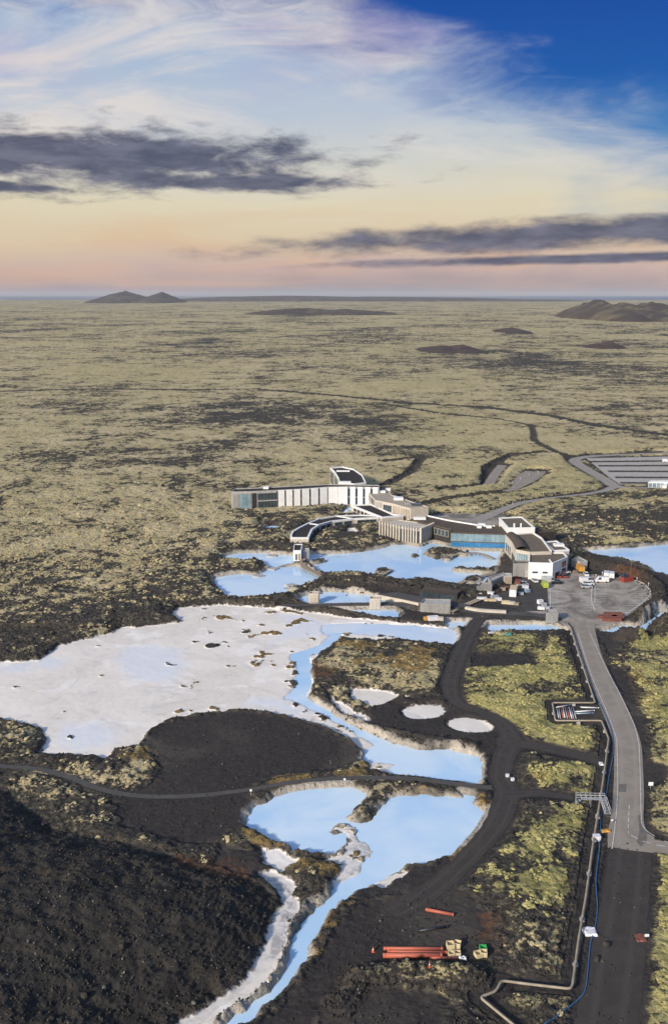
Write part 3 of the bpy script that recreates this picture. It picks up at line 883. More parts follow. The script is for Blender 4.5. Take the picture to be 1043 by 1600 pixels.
POOL_LABEL = {
    'lower_pond': 'large milky blue pond with a spit and a stream running off below the gravel path',
    'middle_pond': 'winding milky stream that widens into a pond above the gravel path',
    'west_lagoon': 'narrow blue lagoon arm beside the small hut', 'south_lagoon': 'rounded blue lagoon arm under the wooden walkway',
    'main_lagoon': 'big milky blue bathing lagoon in front of the glass facade', 'bath_pool': 'blue pool with two small beige huts in it',
    'strip_pool': 'thin strip of pale water behind the hut pool', 'milk_marsh': 'pale milky shallows below the black dyke',
    'east_pool': 'wide blue pool behind the dark bank of the car park', 'east_creek': 'blue creek below the car park bank',
    'canal': 'straight milky canal passing beneath the main road', 'small_pond': 'small white pond beside the gravel track bend',
    'hotel_pool': 'blue pool at the foot of the white hotel', 'north_pool': 'tiny blue pool sunk in dark lava', 'east_bay': 'blue bay at the foot of the glass facade'}
for ip_, (k, p) in enumerate(poolw.items()):
    P_ = np.array(p); st_ = 1.5
    xs_ = np.arange(P_[:, 0].min() - 4, P_[:, 0].max() + 4, st_); ys_ = np.arange(P_[:, 1].min() - 4, P_[:, 1].max() + 4, st_)
    X_, Y_ = np.meshgrid(xs_, ys_)
    ok_ = (sd_poly(X_.ravel() + st_ / 2, Y_.ravel() + st_ / 2, p) > -3.2).reshape(X_.shape)
    wid, wv, wf = {}, [], []
    zz_ = -0.003 * ip_

    def wvert(r_, c_):
        if (r_, c_) not in wid:
            wid[(r_, c_)] = len(wv); wv.append((xs_[0] + c_ * st_, ys_[0] + r_ * st_, zz_))
        return wid[(r_, c_)]
    for r_, c_ in zip(*np.nonzero(ok_)):
        wf.append((wvert(r_, c_), wvert(r_, c_ + 1), wvert(r_ + 1, c_ + 1), wvert(r_ + 1, c_)))
    o = mesh_obj(k, wv, wf, M['milk_pale'] if k in ('milk_marsh', 'strip_pool', 'small_pond') else M['milk'])
    tag(o, POOL_LABEL[k], kind='structure')

# sea and distant hills
sea = mesh_obj('sea', [(-120000, 19500, -0.6), (120000, 19500, -0.6), (120000, 95000, -0.6), (-120000, 95000, -0.6)], [(0, 1, 2, 3)], M['sea'])
tag(sea, 'flat grey blue sea along the horizon', kind='structure')


def hill_material():
    m, t, b = new_mat('hill_ground')
    pos = t.node('ShaderNodeNewGeometry').outputs['Position']
    n = t.noise(pos, 0.006, 7, 0.65, 0.6)
    n2_ = t.noise(pos, 0.03, 6, 0.65)
    c = t.mix(t.smooth(n, 0.46, 0.62), (0.050, 0.037, 0.030), (0.13, 0.105, 0.06))
    c = t.mix(t.mul(t.smooth(n2_, 0.5, 0.7), 0.6), c, (0.05, 0.03, 0.025))
    t.put(b.inputs['Base Color'], c); b.inputs['Roughness'].default_value = 0.95
    return m


M['hill'] = hill_material()


M['hill_dark'] = simple('dark_lava_knoll', (0.045, 0.034, 0.030), (0.075, 0.05, 0.04), 0.95, 0.03)


def hill(name, label, peaks, base_v, depth, nx=90, ny=40, jag=0.07, mat='hill'):
    """peaks: (pixel u, pixel v of summit, half width px, sharpness); all stand at the distance of base_v"""
    y0 = G(521, base_v)[1]
    k = y0 / CP / FPX * 1.0
    us = [p[0] for p in peaks]; hw = max(p[2] for p in peaks)
    x0, x1 = (min(p[0] - p[2] for p in peaks) - 521.5) * k, (max(p[0] + p[2] for p in peaks) - 521.5) * k
    xs = np.linspace(x0, x1, nx); ys = np.linspace(y0 - depth * 0.1, y0 + depth, ny)
    X, Y = np.meshgrid(xs, ys)
    Hh = np.zeros_like(X)
    for pu, pv, phw, sh in peaks:
        ytop = y0 + depth * 0.45
        top = CAM_H - ytop * math.tan(PITCH + math.atan((pv - 800) / FPX))
        r = np.sqrt(((X - (pu - 521.5) * k) / (phw * k)) ** 2 + ((Y - ytop) / (depth * 0.55)) ** 2)
        Hh = np.maximum(Hh, (top - 1) * np.clip(1 - r, 0, 1) ** sh)
    ht = Hh.max()
    Hh = Hh * (1 + 2.2 * jag * fbm(X, Y, (x1 - x0) / 8, 5, 0.55, 3.0)) + Hh * jag * fbm(X, Y, (x1 - x0) / 24, 4, 0.6, 7.0)
    Hh = np.where(Hh < 0.01, -8, Hh + 0.5)
    v = np.stack([X.ravel(), Y.ravel(), Hh.ravel() + 1.0], 1)
    f = [(j * nx + i, j * nx + i + 1, (j + 1) * nx + i + 1, (j + 1) * nx + i) for j in range(ny - 1) for i in range(nx - 1)]
    o = mesh_obj(name, [tuple(a) for a in v], f, M[mat], smooth=True)
    tag(o, label, kind='structure')


hill('hill', 'twin peaked dark hills on the left of the horizon', [(182, 455, 56, 0.85), (242, 456, 36, 1.0)], 474, 2600)
hill('hill', 'dark rounded hill rising from the plain', [(970, 468.5, 54, 0.75), (1015, 473, 56, 0.7), (1060, 472, 60, 0.7)], 503, 1300)
hill('hill', 'small dark lava knoll on the plain', [(948, 533, 27, 0.8), (930, 537, 24, 0.8)], 547, 160, mat='hill_dark')
hill('hill', 'low reddish crater knoll with tan slope', [(695, 540, 48, 0.8), (725, 539, 32, 0.7)], 554, 260, mat='hill_dark')
hill('hill', 'low reddish brown rise far out on the plain', [(470, 481, 95, 0.7), (540, 483, 80, 0.7)], 493, 900)
hill('hill', 'long low plateau along the far coast', [(330, 464.5, 90, 0.4), (440, 462, 190, 0.35), (600, 463.5, 240, 0.35), (760, 467, 190, 0.5)], 471, 6000, jag=0.03)
hill('hill', 'small dark mound in the lava field', [(805, 512, 30, 0.8)], 523, 400, mat='hill_dark')
hill('hill', 'flat dark lava ridge below the plateau', [(590, 486, 34, 0.7)], 493, 500)

# ------------------------------------------------------------------ roads, car parks, markings


def road_material(name, c1, c2, tint):
    m, t, b = new_mat(name)
    pos = t.node('ShaderNodeNewGeometry').outputs['Position']
    n, n2_ = t.noise(pos, 0.25, 5, 0.6, 0.5), t.noise(pos, 3.0, 4, 0.7)
    c = t.mix(t.smooth(n, 0.35, 0.65), c1, c2)
    c = t.mix(t.mul(t.smooth(n2_, 0.5, 0.75), 0.35), c, tint)
    # wheel tracks run along the strip (stored across-coordinate)
    ac = t.attr('across')
    wt = t.smooth(t.math('ABSOLUTE', t.sub(t.math('ABSOLUTE', ac), 0.48)), 0.20, 0.04)
    c = t.mix(t.mul(wt, t.mul(n, 0.7)), c, tint)
    t.put(b.inputs['Base Color'], c); b.inputs['Roughness'].default_value = 0.92
    b.inputs['Specular IOR Level'].default_value = 0.25
    return m


M['road_asphalt'] = road_material('worn_asphalt', (0.30, 0.262, 0.218), (0.245, 0.213, 0.178), (0.34, 0.30, 0.252))
M['road_dark'] = road_material('black_gravel_track', (0.058, 0.051, 0.046), (0.046, 0.041, 0.037), (0.086, 0.076, 0.067))
M['road_path'] = road_material('grey_gravel_path', (0.088, 0.083, 0.080), (0.072, 0.068, 0.065), (0.12, 0.112, 0.105))
M['pave'] = road_material('pale_paving', (0.42, 0.395, 0.36), (0.36, 0.34, 0.31), (0.47, 0.44, 0.40))
M['road_pale'] = road_material('pale_asphalt', (0.32, 0.29, 0.255), (0.27, 0.245, 0.215), (0.37, 0.335, 0.295))


def strip(name, pts, mat, z, label, jit=0.0):
    v, f, ac = [], [], []
    cs = (-1, -0.75, -0.5, -0.25, 0, 0.25, 0.5, 0.75, 1)
    n = len(cs)
    for i, p in enumerate(pts):
        a, b = pts[max(i - 1, 0)], pts[min(i + 1, len(pts) - 1)]
        d = np.array((b[0] - a[0], b[1] - a[1])); d /= max(np.linalg.norm(d), 1e-6)
        nn = np.array((d[1], -d[0]))
        jl, jr = (1 + jit * random.uniform(-1, 1) for _ in range(2))
        for c in cs:
            k = p[2] * c * (jl if c < 0 else jr)
            v.append((p[0] + nn[0] * k, p[1] + nn[1] * k, z)); ac.append(c)
    for i in range(len(pts) - 1):
        for k in range(n - 1):
            f.append((i * n + k, i * n + k + 1, (i + 1) * n + k + 1, (i + 1) * n + k))
    o = mesh_obj(name, v, f, mat)
    at = o.data.attributes.new('across', 'FLOAT', 'POINT')
    at.data.foreach_set('value', np.array(ac, np.float32))
    tag(o, label, kind='structure')
    return o


RS = {'main_road': ('road_asphalt', 'worn pale asphalt road leading to the car park', 0), 'gravel_road': ('road_dark', 'black gravel road beyond the asphalt junction', .05),
      'service_track': ('road_dark', 'winding black gravel service track past the ponds', .08), 'side_track': ('road_dark', 'black gravel side track towards the pipeline', .08),
      'junction_road': ('road_asphalt', 'worn asphalt side road at the junction', 0), 'stair_path': ('road_dark', 'black path to the metal stair over the pipe', .1), 'foot_path': ('road_path', 'narrow grey footpath crossing between the two ponds', .05),
      'lagoon_road': ('road_path', 'grey service road below the lagoon', .05), 'approach_road': ('road_pale', 'pale road from the coach park to the entrance', 0),
      'ring_road': ('road_pale', 'pale road looping round the coach park', 0), 'cut_road': ('road_asphalt', 'asphalt road in a lava cutting', 0),
      'link_road': ('road_asphalt', 'small asphalt staff parking sunk in lava', 0)}
for i, (k, pts) in enumerate(roadw.items()):
    strip(k, pts, M[RS[k][0]], LAND + 0.05 + 0.004 * i, RS[k][1], RS[k][2])

fillet = GP([(999, 1270), (1001, 1288), (1010, 1302), (1030, 1314), (1060, 1321), (1060, 1328), (985, 1328), (985, 1290)])
M['patch'] = simple('asphalt_patch', (0.13, 0.118, 0.105), (0.17, 0.155, 0.137), 0.93, 0.8)
for px_ in ([(996, 1274), (1001, 1275), (1001, 1288), (1010, 1300), (1009, 1316), (1000, 1324), (994, 1316), (998, 1300)], [(966, 1226), (977, 1226), (976.5, 1238), (965.5, 1238)]):
    pw_ = ccw(GP(px_)); MB().prism(pw_, LAND + 0.118, LAND + 0.121).build('asphalt_patch', M['patch'], bpy.data.objects['main_road'])
tag(mesh_obj('junction_apron', [(a, b_, LAND + 0.115) for a, b_ in fillet], [tuple(range(len(fillet)))], M['road_asphalt']), 'rounded asphalt corner of the junction', kind='structure')


def car_park_material():
    m, t, b = new_mat('car_park_asphalt')
    pos = t.node('ShaderNodeNewGeometry').outputs['Position']
    n = t.noise(pos, 0.06, 5, 0.6, 1.6)
    n2_ = t.noise(pos, 1.2, 4, 0.6)
    c = t.mix(t.smooth(n, 0.38, 0.62), (0.18, 0.158, 0.135), (0.41, 0.36, 0.31))
    c = t.mix(t.mul(n2_, 0.25), c, (0.055, 0.05, 0.046))
    t.put(b.inputs['Base Color'], c); b.inputs['Roughness'].default_value = 0.93
    b.inputs['Specular IOR Level'].default_value = 0.25
    return m


M['carpark'] = car_park_material()
for k, nm, mt in (('car_park', 'worn grey car park beside the white works building', 'carpark'), ('coach_park', 'pale coach park split by dark planted strips', 'pave'), ('plaza', 'grey asphalt forecourt behind the entrance building', 'carpark')):
    o = mesh_obj(k, [(a, b_, LAND + 0.02) for a, b_ in ccw(flatw[k])], [tuple(range(len(flatw[k])))], M[mt])
    tag(o, nm, kind='structure')
    if k == 'car_park': car_park = o
    if k == 'coach_park': coach_park = o
# darker yard surface of the service area
yard = ccw(GP([(806, 906), (826, 903), (853, 905), (857, 955), (820, 955), (770, 940), (775, 930), (800, 920)]))
tag(mesh_obj('service_yard', [(a, b_, LAND + 0.03) for a, b_ in yard], [tuple(range(len(yard)))], M['asphalt']), 'dark asphalt service yard beside the works building', kind='structure')


def bay_lines(parent, a0, a1, n, length_px, wd=0.26, name='bay_marking'):
    """n parallel bay lines between photograph points a0 and a1, each reaching length_px to the side"""
    mb = MB()
    p0, p1 = np.array(a0, float), np.array(a1, float)
    for i in range(n):
        p = p0 + (p1 - p0) * i / max(n - 1, 1)
        q = p + np.array(length_px)
        A, B = G(*p), G(*q)
        mb.obox(A, B, wd, LAND + 0.026, LAND + 0.034)
    return mb.build(name, M['line'], parent)


bay_lines(car_park, (858.5, 915), (859.5, 951), 16, (19, 0))
bay_lines(car_park, (905, 923), (908, 954), 13, (17, 0.5))
bay_lines(car_park, (931, 916), (929, 940), 10, (17, 0.5))
bay_lines(car_park, (1010, 922), (1013, 937), 6, (-22, -1))
bay_lines(car_park, (1012, 938), (975, 962), 10, (-26, 0.0))
bay_lines(car_park, (867, 920), (868, 940), 9, (4, 0), 0.25)


def curve_strip(parent, name, pts_px, hw, z, h, mat, smooth_n=6):
    pts = catmull(GP(pts_px), smooth_n) if smooth_n else GP(pts_px)
    mb = MB()
    v, f = [], []
    for i, p in enumerate(pts):
        a, b = pts[max(i - 1, 0)], pts[min(i + 1, len(pts) - 1)]
        d = np.array((b[0] - a[0], b[1] - a[1])); d /= max(np.linalg.norm(d), 1e-6)
        nn = np.array((-d[1], d[0])) * hw
        v += [(p[0] - nn[0], p[1] - nn[1], z), (p[0] + nn[0], p[1] + nn[1], z), (p[0] + nn[0], p[1] + nn[1], z + h), (p[0] - nn[0], p[1] - nn[1], z + h)]
        if i:
            o_ = 4 * (i - 1)
            f += [(o_ + k, o_ + (k + 1) % 4, o_ + 4 + (k + 1) % 4, o_ + 4 + k) for k in range(4)]
    f += [(3, 2, 1, 0), tuple(len(v) - 4 + k for k in range(4))]
    mb.add(v, f)
    return mb.build(name, mat, parent)


for pts_, hw in (([(858, 912), (858.5, 930), (859, 954)], 0.18), ([(924, 917), (923.5, 938), (929, 954)], 0.2), ([(929, 916), (928.5, 942)], 0.15), ([(985, 905), (1003, 911), (1014, 922), (1014, 931), (1000, 944), (969, 965)], 0.22)):
    curve_strip(car_park, 'kerb', pts_, hw, LAND + 0.02, 0.12, M['line'])
main_road = bpy.data.objects['main_road']
for pts_ in ([(963, 1165), (964, 1200), (963.5, 1250), (959, 1300), (955, 1327)], [(997.5, 1165), (999.5, 1220), (1000.5, 1270), (1003, 1290), (1015, 1303), (1043, 1317), (1070, 1322)],
             [(902, 990), (921, 1050), (946, 1110), (961, 1150), (963, 1165)], [(921, 990), (944, 1040), (970, 1090), (990, 1134), (997.5, 1165)]):
    curve_strip(main_road, 'edge_line', pts_, 0.11, LAND + 0.122, 0.006, M['line'])
for a_, b_ in (((982, 1258), (982, 1265)), ((981.6, 1268), (981.4, 1275)), ((981.2, 1278), (981, 1285)), ((980.6, 1288), (980.4, 1295)), ((980.6, 1299), (982, 1304)), ((985, 1306), (996, 1311.5)), ((1003, 1315), (1017, 1318.5)), ((1024, 1321), (1039, 1323))):
    curve_strip(main_road, 'lane_dash', [a_, b_], 0.1, LAND + 0.122, 0.006, M['line'], 0)

# planted strips of the coach park
STR = [((918, 722), (1080, 720.5)), ((934, 728.5), (1080, 728)), ((949, 737), (1080, 737.5)), ((960, 746.5), (1080, 747)), ((968, 755), (1080, 756))]
for i, (a_, b_) in enumerate(STR):
    A, B = G(*a_), G(*b_)
    n = 90
    v, f = [], []
    for k in range(n):
        t_ = k / (n - 1)
        x_, y_ = A[0] + (B[0] - A[0]) * t_, A[1] + (B[1] - A[1]) * t_
        hh = 0.9 + 0.5 * random.random()
        v += [(x_, y_ - 1.3 - random.random() * .4, LAND), (x_, y_ - .8, LAND + hh * .7), (x_ + .3, y_ + .7, LAND + hh * .6), (x_, y_ + 1.3, LAND)]
        if k: f += [(4 * k - 4 + j, 4 * k + j, 4 * k + j + 1, 4 * k + j - 3) for j in range(3)]
    o = mesh_obj('lava_hedge', v, f, M['dark'])
    tag(o, ['northernmost dark lava strip of the coach park', 'second dark lava strip of the coach park, by the ring road bend', 'middle dark lava strip of the coach park', 'fourth dark lava strip of the coach park', 'dark lava strip of the coach park nearest the bus shelter'][i], 'planting strip', 'dark strips of the coach park')

# ------------------------------------------------------------------ buildings


def bld_root(name, label, key, cat='building'):
    poly = bldw[key]
    cx, cy = np.mean([p[0] for p in poly]), np.mean([p[1] for p in poly])
    return empty(name, (cx, cy, LAND), label, cat)


def shell(root, poly, z0, z1, wall, roof, parapet=0.45, pw=0.45, pmat=None, name='wall'):
    """walls, a recessed roof and a raised parapet"""
    q = ccw(poly)
    MB().prism(q, z0, z1 - 0.25, cap=False).build(name, wall, root)
    inn = inset(q, pw)
    mesh_obj('roof', [(a, b_, z1 - 0.2) for a, b_ in inset(q, pw * 0.6)], [tuple(range(len(q)))], roof, root)
    MB().ring(inset(q, -0.06), inn, z1 - 0.5, z1 + parapet).build('parapet', pmat or wall, root)
    return q


def seg_pts(poly, i, a=0.0, b=1.0):
    n = len(poly)
    p, q = np.array(poly[i % n]), np.array(poly[(i + 1) % n])
    return p + (q - p) * a, p + (q - p) * b


def outward(poly, p, q):
    """p->q follows the outline; turn it so that the right hand side of it is outside"""
    a = sum(poly[i][0] * poly[(i + 1) % len(poly)][1] - poly[(i + 1) % len(poly)][0] * poly[i][1] for i in range(len(poly)))
    return (p, q) if a > 0 else (q, p)


def panels(root, poly, i, a, b, n, z0, z1, name, mat, gap=0.1, thick=0.12, off=0.02, fr=None):
    """n pieces along part a..b of wall i of the outline; each piece is an object"""
    p, q = outward(poly, *seg_pts(poly, i, a, b))
    L = np.linalg.norm(q - p)
    out = []
    for k in range(n):
        s, e = (k + gap / 2) / n, (k + 1 - gap / 2) / n
        P0, P1 = p + (q - p) * s, p + (q - p) * e
        o = MB().obox(P0, P1, -thick, z0, z1, -off).build(name, mat, root)
        out.append(o)
        if fr:
            mb = MB(); t_ = 0.12
            mb.obox(P0, P1, -(thick + .06), z1, z1 + t_, -off); mb.obox(P0, P1, -(thick + .06), z0 - t_, z0, -off)
            w_ = (P1 - P0) / max(np.linalg.norm(P1 - P0), 1e-6) * t_
            mb.obox(P0 - w_, P0, -(thick + .06), z0 - t_, z1 + t_, -off); mb.obox(P1, P1 + w_, -(thick + .06), z0 - t_, z1 + t_, -off)
            f_ = mb.build('frame', fr, o)
    return out


B0 = LAND - 0.4
# hotel
hp = bldw['hotel']
ht = bld_root('hotel_building', 'long low white hotel with dark window slits and black flat roof', 'hotel')
shell(ht, hp, B0, 11.0, M['concrete'], M['black_roof'], 0.3, 0.4)
panels(ht, hp, 0, 0.08, 0.36, 1, 2, 9.8, 'concrete_panel', M['grey'], 0.04, 0.25)
panels(ht, hp, 0, 0.42, 0.98, 3, 2.0, 9.8, 'window', M['glass_pale'], 0.06, fr=M['frame'])
panels(ht, hp, 1, 0.02, 0.20, 1, 1.6, 10.2, 'dark_bay', M['dark'], 0.05, 0.3)
panels(ht, hp, 1, 0.25, 0.98, 6, 2.0, 9.8, 'window', M['glass'], 0.08, fr=M['frame'])
for e in range(1, 3): panels(ht, hp, e, 0.25, 0.98, 1, 5.6, 6.1, 'balcony_edge', M['concrete'], 0.0, 0.9, 0.0) if e == 1 else None
for e, n in ((2, 3), (3, 3)):
    panels(ht, hp, e, 0.0, 1.0, n, 1.0, 11.2, 'white_panel', M['white'], 0.22, 0.45)
    P0, P1 = outward(hp, *seg_pts(hp, e, 0, 1))
    for k in range(n + 1):
        c = P0 + (P1 - P0) * (k / n); d = (P1 - P0) / np.linalg.norm(P1 - P0) * 0.5
        if k == n and e == 3: continue
        for z0, z1 in ((1.4, 5.6), (6.1, 10.6)):
            MB().obox(c - d, c + d, -0.15, z0, z1, -0.02).build('window', M['glass'], ht)
        MB().obox(c - d, c + d, -0.3, 5.62, 6.08, -0.02).build('spandrel', M['frame'], ht)
panels(ht, hp, 4, 0.03, 0.93, 2, 1.0, 11.2, 'white_panel', M['white'], 0.02, 0.45)
panels(ht, hp, 5, 0.0, 1.0, 4, 0.8, 11.2, 'white_panel', M['white'], 0.32, 0.45)
P0, P1 = outward(hp, *seg_pts(hp, 5, 0, 1))
for k in range(0, 4):
    c = P0 + (P1 - P0) * (k / 4 + 0.0); d = (P1 - P0) / np.linalg.norm(P1 - P0) * 0.85
    for z0, z1 in ((1.4, 5.2), (5.7, 10.2)):
        MB().obox(c - d, c + d, -0.15, z0, z1, -0.02).build('window', M['glass'], ht)
MB().box(hp[2][0] - 8, hp[2][0] - 5, hp[2][1] + 4, hp[2][1] + 7, 11.0, 12.2).build('roof_unit', M['white'], ht)
# wing
wp = bldw['hotel_wing']
wg = bld_root('hotel_wing', 'rear hotel wing with curved black roof and white parapet', 'hotel_wing')
shell(wg, wp, B0, 11.3, M['concrete'], M['black_roof'], 0.5, 0.6, M['white'])
panels(wg, wp, 8, 0.1, 0.9, 3, 3, 10, 'window', M['glass'], 0.4)
panels(wg, wp, 7, 0.1, 0.9, 3, 3, 10, 'window', M['glass'], 0.4)
cxy = np.mean(np.array(wp), 0)
MB().box(cxy[0] - 6, cxy[0] + 2, cxy[1] + 14, cxy[1] + 16, 11.0, 11.8).build('roof_rib', M['white'], wg)
MB().box(cxy[0] - 5, cxy[0] + 2, cxy[1] - 27, cxy[1] - 24, 11.0, 12.6).build('roof_unit', M['white'], wg)
# restaurant
rp = bldw['restaurant']
rs = bld_root('restaurant_building', 'low curved restaurant with black roof and white rim beside lava', 'restaurant')
shell(rs, rp, B0, 3.8, M['beige'], M['black_roof'], 0.35, 0.9, M['white'])
for e in range(8, 13): panels(rs, rp, e, 0.08, 0.92, 2, 1.5, 3.0, 'window', M['glass'], 0.25, fr=M['frame'])
for e in (3, 5):
    p, q = seg_pts(rp, e, 0, 0)
    k_ = 14 - e
    MB().obox(rp[e], rp[min(k_, 13)], 0.9, 3.6, 4.02).build('roof_rib', M['white'], rs)
# spa
sp = bldw['spa']
spb = bld_root('spa_building', 'stepped beige concrete spa blocks with flat gravel roofs', 'spa')
shell(spb, sp, B0, 8.0, M['beige'], M['beige_roof'], 0.15, 0.35)
panels(spb, sp, 8, 0.08, 0.95, 6, 3.0, 7.2, 'fin', M['beige'], 0.45, 0.5)
panels(spb, sp, 7, 0.05, 0.95, 6, 2.4, 7.0, 'fin', M['beige'], 0.5, 0.6)
panels(spb, sp, 9, 0.1, 0.9, 4, 3.5, 6.6, 'window', M['glass'], 0.2, fr=M['frame'])
panels(spb, sp, 11, 0.15, 0.9, 4, 4.2, 7.2, 'window', M['glass'], 0.4)
panels(spb, sp, 10, 0.05, 0.95, 3, 1.4, 7.4, 'concrete_panel', M['concrete'], 0.03, 0.2)
for (u_, v_, sx, sy, hh, mt) in ((596, 769, 4, 3, 1.0, 'white'), (622, 780, 5, 4, 1.1, 'white'), (650, 789, 5, 3, 0.8, 'glass'), (606, 766, 2.5, 2.5, 1.2, 'white'), (636, 787, 3, 2, .7, 'grey')):
    c = G(u_, v_, 8.0)
    MB().box(c[0] - sx / 2, c[0] + sx / 2, c[1] - sy / 2, c[1] + sy / 2, 7.8, 8 + hh).build('roof_unit', M[mt], spb)
lp = bldw['spa_low']
lo_ = bld_root('spa_annex', 'low black roofed annex with white rim below the spa blocks', 'spa_low')
shell(lo_, lp, B0, 4.0, M['beige'], M['black_roof'], 0.4, 0.8, M['white'])
panels(lo_, lp, 4, 0.08, 0.92, 7, 1.6, 3.2, 'window', M['glass'], 0.3)
# colonnaded hall
cp_ = bldw['hall']
hb = bld_root('colonnade_hall', 'pale hall ringed by tall vertical concrete fins at the lagoon edge', 'hall')
shell(hb, cp_, B0, 7.5, M['glass'], M['beige'], 0.1, 0.4, M['beige'])
for e, n in ((4, 8), (3, 6), (2, 8)):
    panels(hb, cp_, e, 0.02, 0.99, n, 0.8, 8.6, 'fin', M['beige'], 0.58 if e != 2 else 0.5, 0.9, 0.05)
cc = np.mean(np.array(cp_), 0)
# entrance building with the big glass front
ep = bldw['entrance']
eb = bld_root('entrance_building', 'long entrance building with sweeping brown roof and two storey glass front', 'entrance')
shell(eb, ep, B0, 8.0, M['dark'], M['dark_roof'], 0.12, 0.3, M['dark_roof'])
for e, n in ((9, 5), (10, 5)):
    panels(eb, ep, e, 0, 1, n, 3.9, 7.4, 'window_pane', M['glass_pale'], 0.06, 0.12, fr=M['frame'])
    panels(eb, ep, e, 0, 1, n, 0.9, 3.4, 'window_pane', M['glass_blue'], 0.06, 0.12, fr=M['frame'])
    panels(eb, ep, e, 0, 1, 1, 0.2, 0.8, 'plinth', M['concrete'], 0.0, 0.4)
panels(eb, ep, 13, 0.1, 0.9, 5, 4.0, 6.8, 'window', M['glass'], 0.3, fr=M['beige'])
panels(eb, ep, 12, 0.1, 0.9, 4, 4.0, 6.8, 'window', M['glass'], 0.3, fr=M['beige'])
for e in range(1, 4):
    panels(eb, ep, e, 0, 1, 1, 7.9, 8.5, 'roof_rim', M['white'], 0.0, 0.5, -0.4)
for u_, v_, s_ in ((752, 821, 3), (748, 824, 2), (763, 824, 2.4), (655, 811, 6)):
    c = G(u_, v_, 8)
    MB().box(c[0] - s_ / 2, c[0] + s_ / 2, c[1] - 1, c[1] + 1.5, 7.8, 8.9).build('roof_unit', M['white'], eb)
gp = bldw['gable']
gb = bld_root('stair_tower', 'wedge shaped brown roofed block with white rim above the entrance', 'gable')
shell(gb, gp, B0, 10.5, M['white'], M['brown_roof'], 0.3, 0.6, M['white'])
for k_ in (0.25, 0.5):
    c = np.array(gp[3]) * (1 - k_) + np.array(gp[2]) * k_
    MB().box(c[0] - .3, c[0] + .3, c[1] + 1.5, c[1] + 2.1, 10.2, 12.4).build('vent_pipe', M['white'], gb)
xp = bldw['exhibit']
xb = bld_root('lava_hall', 'curved hall with brown turf roof and beige side wall facing the lagoon', 'exhibit')
shell(xb, xp, B0, 9.0, M['beige'], M['brown_roof'], 0.15, 0.4, M['beige'])
panels(xb, xp, 5, 0.1, 0.95, 5, 1.6, 7.8, 'window', M['glass_pale'], 0.15, fr=M['beige'])
panels(xb, xp, 6, 0.1, 0.9, 3, 1.4, 5.0, 'window', M['glass'], 0.4)
panels(xb, xp, 7, 0.1, 0.9, 3, 2.4, 6.0, 'window', M['glass'], 0.5)
panels(xb, xp, 2, 0, 1, 1, 8.9, 9.6, 'roof_rim', M['white'], 0.0, 0.5, -0.45)
panels(xb, xp, 3, 0, 1, 1, 8.9, 9.6, 'roof_rim', M['white'], 0.0, 0.5, -0.45)
# barrel shaped roof over the lagoon side
ba = GP([(789, 836), (800, 835.5), (815, 846), (827, 862.5), (806, 858.5), (799, 847)], 9.0)
mb = MB()
L0 = catmull(GP([(789, 836), (799, 847), (805, 858.5)], 9.0), 6); L1 = catmull(GP([(806, 836), (819, 847), (827, 861)], 9.0), 6)
v, f = [], []
for i, (a_, b_) in enumerate(zip(L0, L1)):
    for k in range(9):
        t_ = k / 8
        v.append((a_[0] + (b_[0] - a_[0]) * t_, a_[1] + (b_[1] - a_[1]) * t_, 9.3 + 1.3 * math.sin(math.pi * t_)))
    if i: f += [((i - 1) * 9 + k, i * 9 + k, i * 9 + k + 1, (i - 1) * 9 + k + 1) for k in range(8)]
mb.add(v, f); mb.build('barrel_roof', M['dark_roof'], xb, True)
apx = bldw['annex']
ab = bld_root('side_block', 'pale block with brown roof behind the white works building', 'annex')
shell(ab, apx, B0, 8.5, M['concrete'], M['brown_roof'], 0.3, 0.4, M['white'])
c = G(872, 852, 8.5)
MB().box(c[0] - 2.2, c[0] + 2.2, c[1] - 1.5, c[1] + 1.5, 8.3, 9.2).build('roof_unit', M['white'], ab)
wk = bldw['works']
wb = bld_root('works_building', 'bright white works building with brown roof facing the car park', 'works')
shell(wb, wk, B0, 8.0, M['white'], M['brown_roof'], 0.35, 0.45, M['white'])
panels(wb, wk, 3, 0.2, 0.42, 1, 3.9, 4.6, 'window', M['glass'], 0.05)
panels(wb, wk, 3, 0.60, 0.84, 1, 3.9, 4.6, 'window', M['glass'], 0.05)
panels(wb, wk, 3, 0.05, 0.45, 4, 1.3, 3.0, 'garage_door', M['carsilver'], 0.12, 0.1)
panels(wb, wk, 2, 0.12, 0.4, 1, 5.0, 7.0, 'window', M['glass'], 0.02, fr=M['frame'])
panels(wb, wk, 2, 0.12, 0.4, 1, 1.4, 4.0, 'door', M['glass'], 0.02, fr=M['frame'])
panels(wb, wk, 2, 0.55, 0.85, 1, 1.4, 3.6, 'door', M['dark'], 0.02, fr=M['frame'])
MB().obox(wk[3], (np.array(wk[3]) + (np.array(wk[2]) - np.array(wk[3])) * .01) + np.array((0, 6)), 0.5, 7.8, 8.4).build('roof_step', M['white'], wb)


def box_building(name, label, px, z1, wall, roof, cat='building', z0=B0, parapet=0.2, doors=()):
    poly = GP(px, z1)
    cx, cy = np.mean([p[0] for p in poly]), np.mean([p[1] for p in poly])
    r_ = empty(name, (cx, cy, LAND), label, cat)
    shell(r_, poly, z0, z1, M[wall], M[roof], parapet, 0.3)
    for (e, a, b, n, za, zb, nm, mt) in doors:
        panels(r_, poly, e, a, b, n, za, zb, nm, M[mt], 0.15, 0.1)
    return r_


